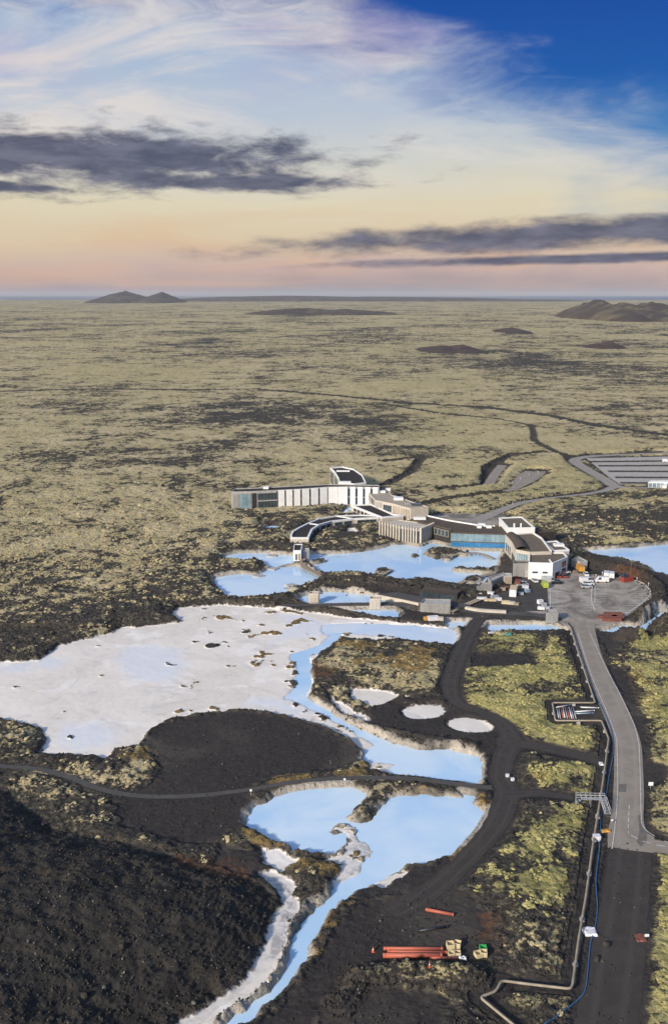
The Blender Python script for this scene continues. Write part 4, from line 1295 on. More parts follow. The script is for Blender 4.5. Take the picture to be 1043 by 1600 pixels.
box_building('plant_shed', 'windowless grey box building between lagoon hall and white works', [(801, 881), (827, 881), (827, 876), (803, 876)], 7.0, 'grey', 'brown_roof', doors=((0, 0.72, 0.92, 1, 1.3, 4.0, 'door', 'concrete'), (0, 0.05, 0.65, 4, 1.5, 6.5, 'cladding_panel', 'grey')))
box_building('bath_hut', 'small white hut with black slanted roof at the lagoon edge', [(458, 860.5), (470, 860.5), (472.5, 850.5), (459.5, 850.5)], 5.5, 'white', 'black_roof', 'hut', doors=((0, 0.25, 0.5, 1, 1.3, 4.0, 'door', 'glass'), (0, 0.6, 0.9, 1, 1.3, 4.2, 'door', 'wood')))
box_building('bath_hut', 'grey concrete cube attached to the black roofed lagoon hut', [(473, 861), (483, 860), (483, 857), (473.5, 857)], 4.8, 'concrete', 'concrete', 'hut')
box_building('pool_hut', 'beige cube hut standing at the narrow end of the hut pool', [(481.5, 928), (497.5, 928), (499, 924.5), (485, 924.5)], 4.2, 'beige', 'beige_roof', 'hut', -0.3, doors=((0, 0.05, 0.95, 3, .4, 3.6, 'wall_panel', 'beige'),))
box_building('pool_hut', 'beige cube hut at the wide end of the hut pool by the bridge', [(577, 936), (594, 936), (595, 932), (579, 932)], 4.2, 'beige', 'beige_roof', 'hut', -0.3, doors=((0, 0.05, 0.95, 3, .4, 3.6, 'wall_panel', 'beige'),))
box_building('pump_house', 'low grey pump house beside the strip of pale water', [(656, 943), (703, 944.5), (704, 937), (662, 936)], 4.4, 'grey', 'concrete', doors=((0, 0.03, 0.97, 6, 1.0, 4.0, 'wall_panel', 'grey'),))
box_building('gate_kiosk', 'grey kiosk at the car park entrance by the main road', [(852.5, 958), (871.5, 958), (870, 952.5), (852, 952.5)], 4.6, 'grey', 'concrete', 'kiosk', doors=((0, 0.08, 0.92, 3, 1.3, 4.0, 'wall_panel', 'grey'),))
box_building('changing_block', 'long low grey service block along the lagoon terrace', [(766, 909), (788, 899), (786, 895), (762, 903)], 4.4, 'concrete', 'concrete', doors=((0, 0.05, 0.95, 5, 1.3, 3.8, 'wall_panel', 'grey'),))
box_building('store_shed', 'small flat roofed store at the end of the service block', [(744, 917), (768, 915), (767, 910.5), (750, 910.5)], 4.2, 'grey', 'beige_roof', 'shed')
box_building('portal_shed', 'open shed with orange goods beside the service block', [(786, 900), (799, 900), (798, 896), (785, 896)], 4.6, 'concrete', 'concrete', 'shed', doors=((0, 0.1, 0.9, 1, 1.4, 4.2, 'doorway', 'wood'),))
box_building('terrace_cave', 'dark lava stone building cut into the lagoon bank', [(655, 921), (714, 928), (722, 923), (660, 914)], 4.0, 'dark', 'dark_roof', doors=((0, 0.0, 0.95, 7, 1.2, 3.2, 'window', 'glass'),))
box_building('bus_shelter', 'blue roofed shelter beside the coach park ring road', [(1012, 753.5), (1070, 754), (1070, 751.5), (1014, 751.5)], 4.5, 'white', 'carblue', 'shelter', doors=((0, 0, 1, 9, 1.4, 4.0, 'pane', 'glass_pale'),))
box_building('ticket_box', 'white cube kiosk in front of the blue roofed shelter', [(1033, 759), (1041, 759), (1041, 755.5), (1034, 755.5)], 4.5, 'white', 'white', 'kiosk')
box_building('truck_canopy', 'low grey canopy behind the yellow truck', [(892, 874), (905, 878), (917, 877), (903, 870)], 4.5, 'concrete', 'grey', 'canopy')


def slab(name, label, px, z, th, mat, cat='terrace'):
    p = ccw(GP(px, z))
    o = MB().prism(p, z - th, z, True, True).build(name, M[mat])
    return tag(o, label, cat)


slab('lagoon_terrace', 'pinkish paved terrace between lagoon and curved hall', [(778, 868), (792, 862), (803, 878), (800, 893), (788, 893), (775, 884)], 0.9, 1.2, 'beige')
slab('roof_terrace', 'flat grey roof terrace above the dark bank by the pump house', [(588, 928), (620, 925), (680, 936), (735, 945), (715, 950), (655, 941)], 2.4, 1.6, 'road_path')
# walkways: boards on posts


def walkway(name, label, px, hw, z, plank=0.5):
    pts = catmull(GP(px, z), 8)
    c = np.mean(np.array(pts), 0)
    r_ = empty(name, (c[0], c[1], 0), label, 'walkway')
    # resample to planks
    d = [0]
    for a_, b_ in zip(pts, pts[1:]): d.append(d[-1] + math.dist(a_, b_))
    n = max(3, min(60, int(d[-1] / (plank * 1.1))))
    P_ = np.array(pts); tt = np.linspace(0, d[-1], n + 1)
    X, Y = np.interp(tt, d, P_[:, 0]), np.interp(tt, d, P_[:, 1])
    for i in range(n):
        a_, b_ = np.array((X[i], Y[i])), np.array((X[i + 1], Y[i + 1]))
        v_ = b_ - a_; nn = np.array((-v_[1], v_[0])) / np.linalg.norm(v_)
        s = a_ + v_ * 0.06; e = b_ - v_ * 0.06
        mb = MB(); mb.obox(s - nn * hw, e - nn * hw, 2 * hw, z - 0.12, z + random.uniform(0, .03)); mb.build('plank', M['wood'], r_)
        if i % 4 == 0:
            for sg in (-1, 1):
                q = a_ + nn * hw * 0.8 * sg
                MB().box(q[0] - .12, q[0] + .12, q[1] - .12, q[1] + .12, -1.2, z - 0.13).build('post', M['wood'], r_)
    return r_


walkway('wooden_bridge', 'curved boardwalk bridge from the lagoon hut to the black shore', [(474, 871), (472, 879), (477, 887), (490, 893), (505, 900), (518, 902)], 1.2, 1.6)
walkway('wooden_bridge', 'arched boardwalk leading to the little lava island', [(556, 905), (575, 901), (592, 899), (603, 894), (610, 889)], 0.9, 0.9)
walkway('wooden_bridge', 'thin curved bridge over the lagoon to the paved terrace', [(698, 872), (712, 866), (736, 863), (755, 866), (770, 872)], 0.8, 1.2)
walkway('wooden_bridge', 'pale ramp from the service road to the pump house', [(703, 955), (722, 947), (748, 936)], 1.3, 1.8)
walkway('wooden_bridge', 'boardwalk beside the thermal pools at the service block', [(700, 918), (730, 906), (757, 898), (785, 890)], 1.0, 1.1)
for lab, px in (('long pale quay wall along the strip pool', [(588, 932), (620, 938), (655, 946)]), ('pale quay wall beyond the pump house', [(704, 946), (745, 955), (790, 958)])):
    tag(curve_strip(None, 'quay_wall', px, 0.7, 0.3, 1.9, M['beige']), lab, 'wall')
for (u_, v_, lab) in ((427, 888, 'flat pale stone slab at the lava point of the south lagoon'), (403, 899, 'pale stone slab on the shore below the lava headland'), (455, 914, 'pale stone slab on the black spit'), (425, 868, 'pale stone slab beside the black roofed hut')):
    c = G(u_, v_, 0.3)
    v, f = [], []
    n = 9
    for z_, k_ in ((-0.4, 1.1), (0.35, 1.0), (0.5, 0.8)):
        for j in range(n):
            a_ = 2 * math.pi * j / n; rr = k_ * (1 + 0.25 * math.sin(3 * j + u_))
            v.append((c[0] + 2.6 * rr * math.cos(a_), c[1] + 2.2 * rr * math.sin(a_), z_))
    for s in range(2): f += [(s * n + j, s * n + (j + 1) % n, (s + 1) * n + (j + 1) % n, (s + 1) * n + j) for j in range(n)]
    f.append(tuple(range(2 * n, 3 * n)))
    tag(mesh_obj('stone_slab', v, f, M['concrete']), lab, 'rock')

# ------------------------------------------------------------------ vehicles


def vehicle(px, rz, kind, paint, label, group='vehicles parked at the site', z=LAND + 0.03):
    x, y = G(*px, z)
    L, Wd, H = {'car': (4.4, 1.8, 1.5), 'van': (5.4, 2.0, 2.3), 'truck': (7.0, 2.4, 3.0), 'pickup': (5.2, 1.9, 1.8)}[kind]
    r_ = empty('parked_' + kind, (x, y, z), label, kind, group, R(rz))
    h2, w2 = L / 2, Wd / 2
    if kind == 'car' or kind == 'pickup':
        prof = [(-h2, .35), (h2, .35), (h2, .75), (h2 - .9, .95), (-h2 + .1, 1.0), (-h2, .85)]
        cab = [(h2 - 1.1, .95), (h2 - 1.8, H), (-h2 + (0.9 if kind == 'car' else 2.3), H), (-h2 + (.25 if kind == 'car' else 2.1), 1.0)]
    elif kind == 'van':
        prof = [(-h2, .35), (h2, .35), (h2, .95), (h2 - .7, 1.25), (h2 - 1.4, H), (-h2, H)]
        cab = [(h2 - .72, 1.28), (h2 - 1.38, H - .1), (h2 - 2.3, H - .1), (h2 - 2.3, 1.28)]
    else:
        prof = [(h2 - 2.0, .5), (h2, .5), (h2, 1.5), (h2 - .3, 2.6), (h2 - 2.0, 2.6)]
        cab = [(h2 + .02, 1.5), (h2 - .25, 2.4), (h2 - 1.4, 2.4), (h2 - 1.4, 1.5)]

    def ext(pr, wa, wb=None):
        wb = wb or wa
        n = len(pr)
        v = [(a, -wa if b_ < 1.2 else -wb, b_) for a, b_ in pr] + [(a, wa if b_ < 1.2 else wb, b_) for a, b_ in pr]
        f = [(i, (i + 1) % n, n + (i + 1) % n, n + i) for i in range(n)] + [tuple(range(n - 1, -1, -1)), tuple(range(n, 2 * n))]
        return v, f
    v, f = ext(prof, w2)
    mesh_obj('body', v, f, M[paint], r_, local=True)
    v, f = ext(cab, w2 + (0.015 if kind in ('van', 'truck') else -0.06), (w2 + .015) if kind in ('van', 'truck') else w2 - 0.25)
    g_ = mesh_obj('windows', v, f, M['glass'], r_, local=True)
    if kind in ('car', 'pickup'):
        MB().box(cab[2][0] - .05, cab[1][0] + .05, -w2 + .26, w2 - .26, H - .01, H + .05).build('cab_roof', M[paint], r_, local=True)
    if kind == 'pickup':
        MB().box(-h2 + .1, -h2 + 2.0, -w2 + .12, w2 - .12, 1.0, 1.06).build('load_bed', M['tyre'], r_, local=True)
    if kind == 'truck':
        MB().box(-h2, h2 - 2.15, -w2, w2, 1.0, H).build('cargo_box', M[paint], r_, local=True)
        MB().box(-h2, h2 - .2, -.5, .5, .5, 1.0).build('chassis', M['tyre'], r_, local=True)
    wr = 0.34 if kind != 'truck' else 0.5
    for sx in (-h2 * .62, h2 * .64):
        for sy in (-1, 1):
            MB().tube([(sx, sy * (w2 - .22), wr), (sx, sy * (w2 + .02), wr)], wr, 10).build('wheel', M['tyre'], r_, local=True)
    for sy in (-1, 1):
        MB().box(h2 - .02, h2 + .03, sy * w2 * .72 - .16, sy * w2 * .72 + .16, .62, .78).build('headlight', M['lamp'], r_, local=True)
    return r_


VEH = [((834, 909), 100, 'car', 'carwhite', 'white car parked alone in the dark service yard'), ((850, 917), 90, 'van', 'lime', 'lime green van at the edge of the service yard'),
       ((868.5, 912), 180, 'car', 'carblack', 'black car facing the grey car park lane'), ((858, 910), 0, 'van', 'carsilver', 'silver van beside the black car'),
       ((914.5, 899), 85, 'car', 'carwhite', 'white car against the dark bank by the yellow truck'), ((915, 910), 10, 'van', 'carwhite', 'white van, first of the three in the middle row'),
       ((918, 914), 0, 'car', 'carwhite', 'white car, second of the three in the middle row'), ((915.5, 918.5), 0, 'car', 'carsilver', 'silver car, third of the three in the middle row'),
       ((939, 909.5), 180, 'van', 'carwhite', 'long white van parked across the middle kerb'), ((946, 901), 75, 'van', 'carwhite', 'white van of the pair against the dark bank, on the kerb side'),
       ((954.5, 902), 75, 'van', 'carwhite', 'white van of the pair against the dark bank, towards the red machine'), ((905, 893), 90, 'truck', 'yellow', 'yellow orange truck below the grey canopy'),
       ((871, 901.5), 90, 'pickup', 'red', 'red pickup in front of the works building corner'), ((881, 901.5), 90, 'pickup', 'red', 'red pickup parked by the side door of the works'),
       ((882, 896), 20, 'car', 'carwhite', 'white car close to the works side door'), ((848, 903.5), 80, 'car', 'carblue', 'pale blue car below the white works wall'),
       ((857, 904), 95, 'car', 'carsilver', 'silver car below the white works wall'), ((815, 915), 20, 'pickup', 'carsilver', 'silver pickup among the stored goods'),
       ((1040, 722), 0, 'van', 'carwhite', 'white van on the coach park beside the hedge')]
for a_ in VEH: vehicle(*a_)

# machine with crane arm, containers, goods
def goods(name, px, size, rz, mat, label, cat, z=LAND, lid=None, group=None):
    x, y = G(*px, z)
    r_ = empty(name, (x, y, z), label, cat, group, R(rz))
    sx, sy, sz = size
    b_ = MB().box(-sx / 2, sx / 2, -sy / 2, sy / 2, 0.02, sz); b_.build('body', M[mat], r_, local=True)
    mb = MB()
    for k in range(max(2, int(sx / 0.8))):
        xx = -sx / 2 + (k + .5) * sx / max(2, int(sx / 0.8))
        mb.box(xx - .08, xx + .08, -sy / 2 - .06, -sy / 2 - .002, .1, sz - .1)
    mb.build('rib', M[mat], r_, local=True)
    MB().box(-sx / 2 - .05, sx / 2 + .05, -sy / 2 - .08, sy / 2 + .05, sz + .002, sz + .12).build('lid', M[lid or mat], r_, local=True)
    return r_


goods('shipping_container', (801, 929), (2.6, 6.5, 2.8), -14, 'sheet', 'white shipping container standing in the service yard', 'container', lid='crate')
goods('shipping_container', (808, 914), (2.2, 4.0, 1.8), -14, 'rusty', 'rust red container behind the white one in the yard', 'container')
for k, (px, lab) in enumerate((((957, 962), 'rust red container at the bank, topmost row'), ((948, 966), 'rust red container of the middle row by the bank'), ((955, 970), 'rust red container of the lowest row with white patch'), ((964, 966.5), 'rust red container at the kerb end of the middle row'))):
    goods('rusty_container', px, (6.5 if k != 3 else 4, 1.8, 1.0), -4, 'rusty', lab, 'container', group='rust red containers by the car park bank')
r_ = goods('crane_machine', (978, 908), (5.0, 2.4, 1.8), 25, 'red', 'dark red machine with upright mast on the car park rim', 'machine')
MB().tube([(1.8, 0, 1.9), (2.0, 0, 8.5)], 0.12, 6).build('mast', M['rusty'], r_, local=True)
MB().box(-2.4, -.6, -1.0, 1.0, 1.93, 3.2).build('cab', M['glass'], r_, local=True)
CLUT = [((747, 930), (3, 2, 1.2), 'sheet'), ((757, 926), (3.5, 2, 1.4), 'crate'), ((766, 929), (3, 2.4, 1.2), 'sheet'), ((772, 934), (4, 2, 1.0), 'metal'), ((752, 936), (5, 1.6, .8), 'sheet'), ((765, 939), (6, 1.6, .9), 'crate'),
        ((778, 938), (3, 2, 1.2), 'sheet'), ((789, 943), (4, 2.4, 1.3), 'crate'), ((798, 944), (3.5, 2, 1.2), 'beige'), ((806, 945), (2.6, 2, .9), 'wood'), ((778, 918), (2.4, 1.8, 1.2), 'rusty'), ((785, 922), (2.6, 2, 1.2), 'wood'),
        ((791, 919), (2.0, 1.5, 1.0), 'rusty'), ((820, 920), (3, 2.2, 1.6), 'sheet'), ((823, 925), (2.4, 2, 1.2), 'carblue'), ((813, 929), (2.6, 1.8, 1.1), 'metal'), ((843, 943), (2.6, 2, 1.8), 'sheet'), ((849, 947), (2.4, 2, 1.5), 'metal'),
        ((845, 952), (3.5, 2, 1.2), 'sheet'), ((853, 952), (3, 2, 1.3), 'metal'), ((783, 911), (1.8, 1.4, 1.2), 'orange'), ((806, 905), (2, 1.6, 1.4), 'red'), ((818, 912), (2.4, 1.6, 1.0), 'sheet'),
        ((676, 969), (5, 2.6, 1.8), 'sheet'), ((687, 970), (3, 2.4, 1.6), 'beige'), ((665, 969), (2, 1.6, 1.5), 'yellow'), ((778, 993), (5, 2.4, 1.2), 'crate'), ((790, 994), (4.5, 2.6, 1.0), 'teal'), ((768, 992), (3, 2, 1.1), 'sheet')]
WORDS = {'sheet': 'white wrapped', 'crate': 'cream coloured', 'metal': 'grey metal', 'beige': 'beige', 'wood': 'brown wooden', 'orange': 'orange', 'red': 'red', 'rusty': 'rust red', 'carblue': 'pale blue', 'yellow': 'yellow', 'teal': 'teal green'}


def near_what(px):
    if px[1] > 985: return 'on the lava beside the canal track'
    if px[0] < 700: return 'on the black dyke by the pump house'
    if px[0] > 838: return 'stacked beside the car park kerb'
    if px[1] < 926: return 'between the containers and the service block'
    return 'in the row of goods along the service road'


for px, sz, mt in CLUT:
    goods('goods_stack', px, tuple(q_ * .75 for q_ in sz), random.uniform(-25, 25), mt, f'{WORDS[mt]} goods stack ' + near_what(px), 'goods', group=f'{WORDS[mt]} goods ' + near_what(px))

# ------------------------------------------------------------------ pipeline, stair, hose
PZ = 2.1
pp = [(*G(u_, v_, PZ), PZ) for u_, v_ in PIPE]
# round the corners a little
rp_ = [pp[0]]
for a_, b_, c_ in zip(pp, pp[1:], pp[2:]):
    a_, b_, c_ = map(np.array, (a_, b_, c_))
    ka, kc = min(0.8, np.linalg.norm(a_ - b_) * .4), min(0.8, np.linalg.norm(c_ - b_) * .4)
    s, e = b_ + (a_ - b_) / np.linalg.norm(a_ - b_) * ka, b_ + (c_ - b_) / np.linalg.norm(c_ - b_) * kc
    for t_ in (0, .25, .5, .75, 1): rp_.append(tuple((1 - t_) ** 2 * s + 2 * t_ * (1 - t_) * b_ + t_ * t_ * e))
rp_.append(pp[-1])
pr = empty('pipeline', (pp[9][0], pp[9][1], LAND), 'tan insulated pipeline on supports with a square expansion loop', 'pipeline')
for a_, b_ in zip(pp, pp[1:]): pass
MB().tube(rp_, 0.23, 12).build('pipe', M['pipe'], pr, True)
for a_, b_ in zip(pp, pp[1:]):
    a_, b_ = np.array(a_), np.array(b_); L = np.linalg.norm(b_ - a_)
    n = int(L / 9)
    for k in range(n):
        c = a_ + (b_ - a_) * ((k + .5) / n)
        d = (b_ - a_) / L
        mb = MB(); mb.box(c[0] - .45, c[0] + .45, c[1] - .3, c[1] + .3, LAND - .3, PZ - .25)
        mb.build('support', M['concrete'], pr)
        MB().tube([c - d * .07, c + d * .07], 0.262, 12).build('band', M['metal'], pr)
HOSE = [(896, 1000), (901, 1013), (921, 1068), (939, 1101), (954, 1136), (958, 1167), (954, 1194), (950, 1215), (946, 1240), (939, 1267), (936, 1320), (930.5, 1372), (933, 1410), (929, 1443), (922, 1469), (918.6, 1505), (915, 1536), (908, 1550), (886.5, 1569), (848.5, 1600), (820, 1625)]
hw_ = catmull([(*G(u_, v_, LAND + .9), 0) for u_, v_ in HOSE], 14)
hx, hy = np.array([p[0] for p in hw_]), np.array([p[1] for p in hw_])
hzv = np.maximum(terrain(hx, hy, False)['h'], LAND) + 0.14
for _ in range(4): hzv = np.maximum(hzv, np.convolve(np.pad(hzv, 1, 'edge'), [.25, .5, .25], 'valid'))
tag(MB().tube([(a_, b_, c_) for a_, b_, c_ in zip(hx, hy, hzv)], 0.11, 8).build('hose', M['blue_hose'], None, True), 'long blue hose lying beside the tan pipeline', 'hose')

# stair bridge over the pipe
c0 = G(896, 1252, 2.0); c1 = G(944, 1252, 3.2); c2 = G(951, 1272, 1.3)
sb = empty('stair_bridge', (c1[0], c1[1], LAND), 'galvanised metal stair bridge crossing over the tan pipeline', 'bridge')
DZ = 3.3
d0, d1 = np.array(G(900, 1249, DZ)), np.array(G(945, 1250, DZ))
n = 12
for k in range(n):
    a_, b_ = d0 + (d1 - d0) * k / n, d0 + (d1 - d0) * (k + .9) / n
    MB().obox(a_, b_, 1.1, DZ - .06 if k > 1 else DZ - .5 * (2 - k), DZ if k > 1 else DZ - .5 * (2 - k) + .06).build('deck_plate', M['metal'], sb)
s0, s1 = np.array(G(942, 1251, DZ)), np.array(G(949, 1271, LAND + .3))
for k in range(9):
    t_ = k / 8
    c = s0 + (s1 - s0) * t_; z_ = DZ + (LAND + .25 - DZ) * t_
    MB().box(c[0] - .6, c[0] + .6, c[1] - .16, c[1] + .16, z_ - .05, z_).build('tread', M['metal'], sb)
for off in (-0.05, 1.12):
    nn = np.array((-(d1 - d0)[1], (d1 - d0)[0])) / np.linalg.norm(d1 - d0)
    a_, b_ = d0 + nn * off, d1 + nn * off
    for z_ in (.55, 1.05): MB().tube([(*a_, DZ + z_), (*b_, DZ + z_)], .05, 6).build('rail', M['metal'], sb)
    for k in range(7):
        q = a_ + (b_ - a_) * k / 6
        MB().tube([(*q, LAND - .2 if k % 3 == 0 else DZ - .1), (*q, DZ + 1.05)], .05, 6).build('post', M['metal'], sb)
for off in (-.62, .62):
    MB().tube([(s0[0] + off, s0[1], DZ - .1), (s1[0] + off, s1[1], LAND + .1)], .08, 6).build('stringer', M['metal'], sb)
    MB().tube([(s0[0] + off, s0[1], DZ + .95), (s1[0] + off, s1[1], LAND + 1.2)], .05, 6).build('rail', M['metal'], sb)
    for k in range(4):
        t_ = k / 3
        c = s0 + (s1 - s0) * t_; z_ = DZ + (LAND + .25 - DZ) * t_
        MB().tube([(c[0] + off, c[1], z_ - .1), (c[0] + off, c[1], z_ + .95)], .05, 6).build('post', M['metal'], sb)


def loose_pipe(p, q, rad, mat, label, z=LAND + 0.05, lift=0.0, group=None, name='loose_pipe'):
    A, B = G(*p, z + rad), G(*q, z + rad)
    r_ = empty(name, (A[0], A[1], z + lift), label, 'pipe', group)
    zc = z + rad + lift
    L = np.array((B[0] - A[0], B[1] - A[1]))
    d = L / np.linalg.norm(L)
    seg = 16
    # hollow shell
    v, f = [], []
    for k, (pt, rr) in enumerate(((A, rad), (B, rad), (B, rad * .86), (A, rad * .86))):
        for j in range(seg):
            a_ = 2 * math.pi * j / seg
            v.append((pt[0] - d[1] * math.cos(a_) * rr, pt[1] + d[0] * math.cos(a_) * rr, zc + math.sin(a_) * rr))
    for k in range(4):
        f += [(k * seg + j, k * seg + (j + 1) % seg, ((k + 1) % 4) * seg + (j + 1) % seg, ((k + 1) % 4) * seg + j) for j in range(seg)]
    mesh_obj('barrel', v, f, M[mat], r_, True)
    mb = MB()
    ln = np.linalg.norm(L)
    for k in range(3):
        c = np.array(A) + L * (0.03 + 0.47 * k)
        mb = MB().tube([(c[0] - d[0] * .12, c[1] - d[1] * .12, zc), (c[0] + d[0] * .12, c[1] + d[1] * .12, zc)], rad * 1.05, 16, False)
        mb.build('collar', M[mat], r_, True)
    return r_


loose_pipe((664.7, 1421), (708.4, 1429), .30, 'red_pipe', 'short red pipe lying alone on the black yard')
loose_pipe((652, 1454.5), (699, 1447.5), .26, 'black_pipe', 'black pipe lying alone on the black yard')
loose_pipe((598.7, 1482), (692, 1482), .30, 'red_pipe', 'long red pipe at the back of the bundle')
loose_pipe((605, 1487), (699, 1488), .28, 'red_pipe', 'long red pipe in the middle of the bundle')
loose_pipe((598, 1493), (691, 1492), .42, 'red_pipe', 'thickest red pipe, front of the bundle')
loose_pipe((671.6, 1497), (720, 1497), .24, 'red_pipe', 'thin short red pipe in front of the bundle')


def open_crate(px, s, rz, mat, label, group=None, h=1.0, z=LAND + .04):
    x, y = G(*px, z)
    r_ = empty('plastic_crate', (x, y, z), label, 'crate', group, R(rz))
    t_ = .07; a = s / 2
    MB().box(-a + .001, a - .001, -a + .001, a - .001, .1, .18).build('floor', M[mat], r_, local=True)
    for nm, bx in (('side', (-a, a, -a, -a + t_)), ('side', (-a, a, a - t_, a)), ('side', (-a, -a + t_, -a + t_ + .002, a - t_ - .002)), ('side', (a - t_, a, -a + t_ + .002, a - t_ - .002))):
        MB().box(bx[0], bx[1], bx[2], bx[3], .12, h).build(nm, M[mat], r_, local=True)
    for sx in (-1, 1):
        for sy in (-1, 1):
            MB().box(sx * (a - .12) - .1, sx * (a - .12) + .1, sy * (a - .12) - .1, sy * (a - .12) + .1, 0, .1).build('foot', M[mat], r_, local=True)
    return r_


open_crate((703, 1482), 1.3, 8, 'crate', 'cream open crate behind the red pipe ends, on the bundle side', h=1.15)
open_crate((714, 1480), 1.2, -18, 'crate', 'cream open crate behind the red pipe ends, on the yard side', h=1.1)
open_crate((704.5, 1494), 1.1, 4, 'crate', 'cream crate in front of the larger crates, beside the middle pipe', h=.8)
open_crate((714.5, 1493), 1.0, -3, 'crate', 'cream crate in front of the larger crates, over the thin pipe', h=.8)
open_crate((754, 1486), 1.25, 3, 'green', 'bright green open crate among cream crates', h=.9)
open_crate((746.5, 1495), 1.25, 20, 'crate', 'cream crate in front of the green crate, lower one', h=.9)
open_crate((755, 1493.5), 1.15, -6, 'crate', 'cream crate touching the green crate', h=1.0)


def cone(px, label, h=0.9, r=.28):
    x, y = G(*px)
    z = float(terrain(np.array([x]), np.array([y]), False)['h'][0])
    r_ = empty('traffic_cone', (x, y, z), label, 'cone')
    n = 12
    v = [(k * math.cos(2 * math.pi * j / n), k * math.sin(2 * math.pi * j / n), zz) for k, zz in ((r * .75, .05), (r * .14, h)) for j in range(n)]
    f = [(j, (j + 1) % n, n + (j + 1) % n, n + j) for j in range(n)] + [tuple(range(n, 2 * n))]
    mesh_obj('cone_body', v, f, M['orange'], r_, True, True)
    MB().box(-r, r, -r, r, 0, .05).build('base', M['orange'], r_, local=True)
    v = [(k * math.cos(2 * math.pi * j / n), k * math.sin(2 * math.pi * j / n), zz) for k, zz in ((r * .52, h * .42), (r * .38, h * .64)) for j in range(n)]
    mesh_obj('white_band', v, f[:-1], M['white'], r_, True, True)


cone((582.5, 1487), 'orange traffic cone at the ends of the red pipe bundle', 1.0)
cone((670, 1529), 'orange marker cone on the rubble bank', 1.1, .22)


def post_sign(px, label, h=1.5, w_=.5, bh=.5, mat='white', rz=0):
    x, y = G(*px)
    z = float(max(terrain(np.array([x]), np.array([y]), False)['h'][0], LAND - .1))
    r_ = empty('post_sign', (x, y, z), label, 'sign', None, R(rz))
    MB().tube([(0, 0, -.2), (0, 0, h)], .06, 6).build('post', M['metal'], r_, local=True)
    MB().box(-w_ / 2, w_ / 2, -.12, -.065, h - bh, h).build('board', M[mat], r_, local=True)


post_sign((392, 1243), 'small white sign beside the path above the lower pond', 1.6)
post_sign((538, 1225), 'small white sign on the causeway between the ponds', 1.6)
post_sign((1009, 1466), 'small white sign on the shoulder of the black road', .9, .8, .5)
post_sign((1015, 1234), 'white framed notice board right of the main road', 1.6, 1.1, .9)
post_sign((955, 1286), 'low white barrier board beside the road edge', .9, .5, .3)
for (u_, v_, lab) in ((792, 1214, 'upper white stone block beside the track fork'), (800, 1220, 'lower white stone block beside the track fork')):
    goods('marker_block', (u_, v_), (.7, .6, .6), 12, 'sheet', lab, 'block')

# valve boxes and sheets along the pipe
goods('valve_box', (931, 1313), (1.4, 1.1, 1.1), 5, 'sheet', 'white valve box beside the pipeline', 'box')


def tarp(px, sx, sy, label, mat='sheet'):
    x, y = G(*px)
    n = 13
    xs, ys = np.meshgrid(np.linspace(-sx / 2, sx / 2, n), np.linspace(-sy / 2, sy / 2, n))
    xs = xs * (1 + .25 * fbm(xs + x, ys + y, 2.0, 2)); ys = ys * (1 + .3 * fbm(xs + x, ys + y + 9, 2.0, 2))
    base = terrain((xs + x).ravel(), (ys + y).ravel(), False)['h'].reshape(xs.shape)
    zs = np.maximum(base, base.mean()) + .25 + .35 * np.abs(fbm(xs + x, ys + y, 1.0, 3, .6, 5.))
    zs[0] -= .5; zs[-1] -= .5; zs[:, 0] -= .5; zs[:, -1] -= .5
    v = [(a_ + x, b_ + y, c_) for a_, b_, c_ in zip(xs.ravel(), ys.ravel(), zs.ravel())]
    f = [(j * n + i, j * n + i + 1, (j + 1) * n + i + 1, (j + 1) * n + i) for j in range(n - 1) for i in range(n - 1)]
    return tag(mesh_obj('crumpled_sheet', v, f, M[mat], None, True), label, 'sheet')


tarp((921, 1457), 2.6, 2.6, 'crumpled white sheeting between pipeline and black road')
tarp((938, 1194), 1.0, 1.6, 'small white sheet at the pipeline near the side track')
tarp((935, 1308), 1.2, 1.2, 'small white sheet by the valve box')
tarp((722, 1501), 1.4, .8, 'flat white sheet in front of the thin red pipe')
tarp((1000, 1466), 2.0, 2.2, 'dark red tarpaulin on the shoulder of the black road', 'rusty')
tarp((946, 1299), 2.2, 1.0, 'yellow sheet beside the road below the stair bridge', 'yellow')

# pipe storage inside the expansion loop
for k in range(9):
    u0 = 869 + k * 3.2
    mt_p = 'red_pipe' if k in (2, 5) else 'sheet' if k % 3 == 0 else 'metal'
    loose_pipe((u0, 1106 + random.uniform(-1, 1)), (u0 + 3 + random.uniform(-1, 2), 1122), .16, mt_p,
               ['short white stored pipe in the square pipeline loop', 'short grey stored pipe in the square pipeline loop', 'short red stored pipe in the square pipeline loop'][0 if mt_p == 'sheet' else 2 if mt_p == 'red_pipe' else 1], group='pipes stored in the pipeline loop', name='stored_pipe')
for k, (a_, b_) in enumerate((((868, 1107), (890, 1103)), ((898, 1112), (928, 1110)), ((898, 1115), (926, 1114)), ((905, 1105), (935, 1106)))):
    loose_pipe(a_, b_, .18, ['metal', 'sheet', 'carblue', 'sheet'][k], ['long grey pipe at the back of the storage loop', 'white pipe lying crosswise in the storage loop', 'pale blue pipe lying crosswise in the storage loop', 'white pipe at the back beside the pipeline corner'][k], lift=.35 if k == 0 else 0, name='stored_pipe')

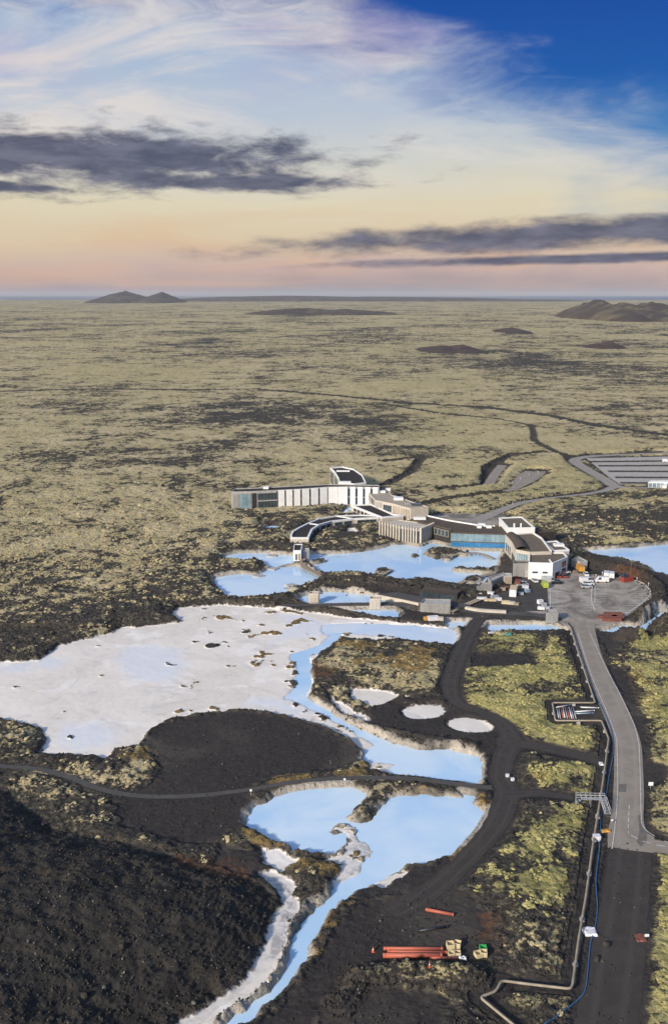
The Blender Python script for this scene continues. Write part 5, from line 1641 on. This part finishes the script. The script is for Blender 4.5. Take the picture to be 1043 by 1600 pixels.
# bollard lights round the roads
for k, (u_, v_) in enumerate([(800, 789), (812, 783), (830, 779), (848, 776), (866, 774), (884, 771), (905, 769), (925, 766), (785, 762), (800, 756), (812, 750), (826, 744), (840, 740), (895, 833), (883, 838), (903, 840), (870, 830), (860, 905), (930, 903), (940, 899), (968, 906), (994, 908), (1012, 916), (740, 800), (715, 802)]):
    x, y = G(u_, v_)
    z = float(max(terrain(np.array([x]), np.array([y]), False)['h'][0], LAND - .05))
    r_ = empty('bollard_light', (x, y, z), 'short pale bollard light ' + ('beside the pale approach road' if k < 8 else 'round the sunken staff parking' if k < 13 else 'on the dark lava behind the brown roofed hall' if k < 17 else 'on the rim of the car park' if k < 23 else 'on the grey forecourt'), 'bollard', 'bollard lights along the roads')
    MB().tube([(0, 0, -.2), (0, 0, 1.2)], .12, 8).build('post', M['metal'], r_, local=True)
    MB().tube([(0, 0, 1.21), (0, 0, 1.5)], .2, 8).build('lamp_head', M['white'], r_, local=True)

# ------------------------------------------------------------------ loose lava rubble and moss cushions (uncountable cover)


def scatter(name, label, pts, scl, mat, subdiv=1, flat=0.75, rough=0.55):
    me = bpy.data.meshes.new(name)
    me.vertices.add(len(pts)); me.vertices.foreach_set('co', np.asarray(pts, np.float32).ravel())
    a = me.attributes.new('sz', 'FLOAT', 'POINT'); a.data.foreach_set('value', np.asarray(scl, np.float32))
    o = bpy.data.objects.new(name, me); COL.objects.link(o)
    tag(o, label, kind='stuff')
    ng = bpy.data.node_groups.new(name, 'GeometryNodeTree')
    ng.interface.new_socket('Geometry', in_out='INPUT', socket_type='NodeSocketGeometry')
    ng.interface.new_socket('Geometry', in_out='OUTPUT', socket_type='NodeSocketGeometry')
    N, Lk = ng.nodes, ng.links
    gi, go = N.new('NodeGroupInput'), N.new('NodeGroupOutput')
    ico = N.new('GeometryNodeMeshIcoSphere'); ico.inputs['Radius'].default_value = 0.5; ico.inputs['Subdivisions'].default_value = subdiv + 1
    nz = N.new('ShaderNodeTexNoise'); nz.inputs['Scale'].default_value = 1.7; nz.inputs['Detail'].default_value = 3
    sb_ = N.new('ShaderNodeVectorMath'); sb_.operation = 'SUBTRACT'; sb_.inputs[1].default_value = (.5, .5, .5)
    sc_ = N.new('ShaderNodeVectorMath'); sc_.operation = 'SCALE'; sc_.inputs[3].default_value = rough
    st = N.new('GeometryNodeSetPosition')
    Lk.new(nz.outputs['Color'], sb_.inputs[0]); Lk.new(sb_.outputs[0], sc_.inputs[0]); Lk.new(sc_.outputs[0], st.inputs['Offset'])
    Lk.new(ico.outputs['Mesh'], st.inputs['Geometry'])
    sm = N.new('GeometryNodeSetMaterial'); sm.inputs['Material'].default_value = mat
    Lk.new(st.outputs[0], sm.inputs[0])
    ip = N.new('GeometryNodeInstanceOnPoints')
    Lk.new(gi.outputs[0], ip.inputs['Points']); Lk.new(sm.outputs[0], ip.inputs['Instance'])
    rv = N.new('FunctionNodeRandomValue'); rv.data_type = 'FLOAT_VECTOR'
    tilt = 0.5 if flat < .6 else 3.14
    rv.inputs[0].default_value = (-tilt, -tilt, -3.14); rv.inputs[1].default_value = (tilt, tilt, 3.14)
    er = N.new('FunctionNodeEulerToRotation'); Lk.new(rv.outputs[0], er.inputs[0]); Lk.new(er.outputs[0], ip.inputs['Rotation'])
    at = N.new('GeometryNodeInputNamedAttribute'); at.data_type = 'FLOAT'; at.inputs['Name'].default_value = 'sz'
    cx_ = N.new('ShaderNodeCombineXYZ')
    ml = N.new('ShaderNodeMath'); ml.operation = 'MULTIPLY'; ml.inputs[1].default_value = flat
    Lk.new(at.outputs[0], ml.inputs[0]); Lk.new(at.outputs[0], cx_.inputs[0]); Lk.new(at.outputs[0], cx_.inputs[1]); Lk.new(ml.outputs[0], cx_.inputs[2])
    Lk.new(cx_.outputs[0], ip.inputs['Scale'])
    Lk.new(ip.outputs[0], go.inputs[0])
    md = o.modifiers.new('scatter', 'NODES'); md.node_group = ng
    return o


def rock_mat(name, c1, c2, c3):
    m, t, b = new_mat(name)
    pos = t.node('ShaderNodeNewGeometry').outputs['Position']
    oi = t.node('ShaderNodeObjectInfo').outputs['Random']
    n = t.noise(pos, 1.3, 4, 0.6)
    c = t.mix(t.smooth(n, .35, .65), c1, c2)
    c = t.mix(t.smooth(oi, 0.90, 1.0), c, c3)
    t.put(b.inputs['Base Color'], c); b.inputs['Roughness'].default_value = .95; b.inputs['Specular IOR Level'].default_value = .2
    return m


M['rock'] = rock_mat('lava_rock', (0.024, 0.022, 0.020), (0.060, 0.053, 0.045), (0.14, 0.13, 0.11))
M['moss_lush'] = rock_mat('bright_moss', (0.42, 0.37, 0.165), (0.27, 0.245, 0.09), (0.50, 0.43, 0.21))
M['moss_tan'] = rock_mat('dry_moss', (0.44, 0.365, 0.21), (0.31, 0.26, 0.135), (0.50, 0.42, 0.25))

n = 260000
cy_ = 125 + (600 - 125) * RNG.random(n) ** 1.35
cx_ = (RNG.random(n) * 2 - 1) * (0.36 * cy_ + 10)
TS = terrain(cx_, cy_)
rnd = RNG.random(n); fine = fbm(cx_, cy_, 6, 3, .55, 31.)
lim = TS['h']
road_ok = TS['edge'] > 0.8
near = cy_ < 420
berm = np.zeros(n)
for line, rad, ht_ in BERMS: berm = np.maximum(berm, sstep(rad * 1.1, rad * .5, d_line(cx_, cy_, GP(line), 12)))
rocky = (TS['dp'] < -0.3) & (TS['sil'] < -0.2)
on_mound = TS['mound'] > 0.3
rk = ((on_mound & (rnd < 0.5) & near) | ((berm > .2) & (rnd < berm)) | (road_ok & rocky & (TS['gv'] < -.5) & (TS['cov'] + .25 * fine < 0.42) & (rnd < .6)) | ((TS['gv'] > 1) & (TS['sil'] < -.3) & ~on_mound & (rnd < .16 + .3 * fine) & (TS['edge'] < -1)))
szr = (0.10 + 0.45 * RNG.random(n) ** 4.0) * (1 + 0.8 * sstep(200, 450, cy_)) * np.where(RNG.random(n) < .012, 2.6, 1)
scatter('lava_rubble', 'loose black lava rubble strewn over banks and mound', np.stack([cx_, cy_, lim + szr * .12], 1)[rk], szr[rk], M['rock'])
ms = road_ok & rocky & (TS['gv'] < -.5) & ~on_mound & (berm < .1)
ml_ = ms & (TS['lush'] > .5) & (TS['cov'] + .75 * fine > .60) & (rnd < .8)
szm = (0.22 + 0.85 * RNG.random(n) ** 2.6) * (1 + 0.6 * fine)
scatter('moss_cover', 'bright yellow green moss cushions on dark lava', np.stack([cx_, cy_, lim + .02], 1)[ml_], szm[ml_], M['moss_lush'], 1, .42, .7)
mt_ = ms & (TS['lush'] <= .5) & (TS['cov'] + .75 * fine > .62) & (rnd < .5 * sstep(600, 380, cy_))
scatter('dry_moss_cover', 'tan dry moss cushions on rough lava', np.stack([cx_, cy_, lim + .02], 1)[mt_], (szm * (1 + .6 * sstep(250, 500, cy_)))[mt_], M['moss_tan'], 1, .4, .7)

# ------------------------------------------------------------------ haze
hm = bpy.data.materials.new('haze')
hm.use_nodes = True
hn = NT(hm.node_tree); hn.n.clear()
pv = hn.node('ShaderNodeVolumePrincipled')
pv.inputs['Color'].default_value = (0.80, 0.84, 0.90, 1)
pv.inputs['Density'].default_value = 1.6e-5
pv.inputs['Anisotropy'].default_value = 0.0
ho = hn.node('ShaderNodeOutputMaterial'); hn.l.new(pv.outputs[0], ho.inputs['Volume'])
hzb = MB().box(-121000, 121000, -8000, 96000, -40, 330).build('haze', hm)
tag(hzb, 'thin pale evening haze over the plain', kind='stuff')
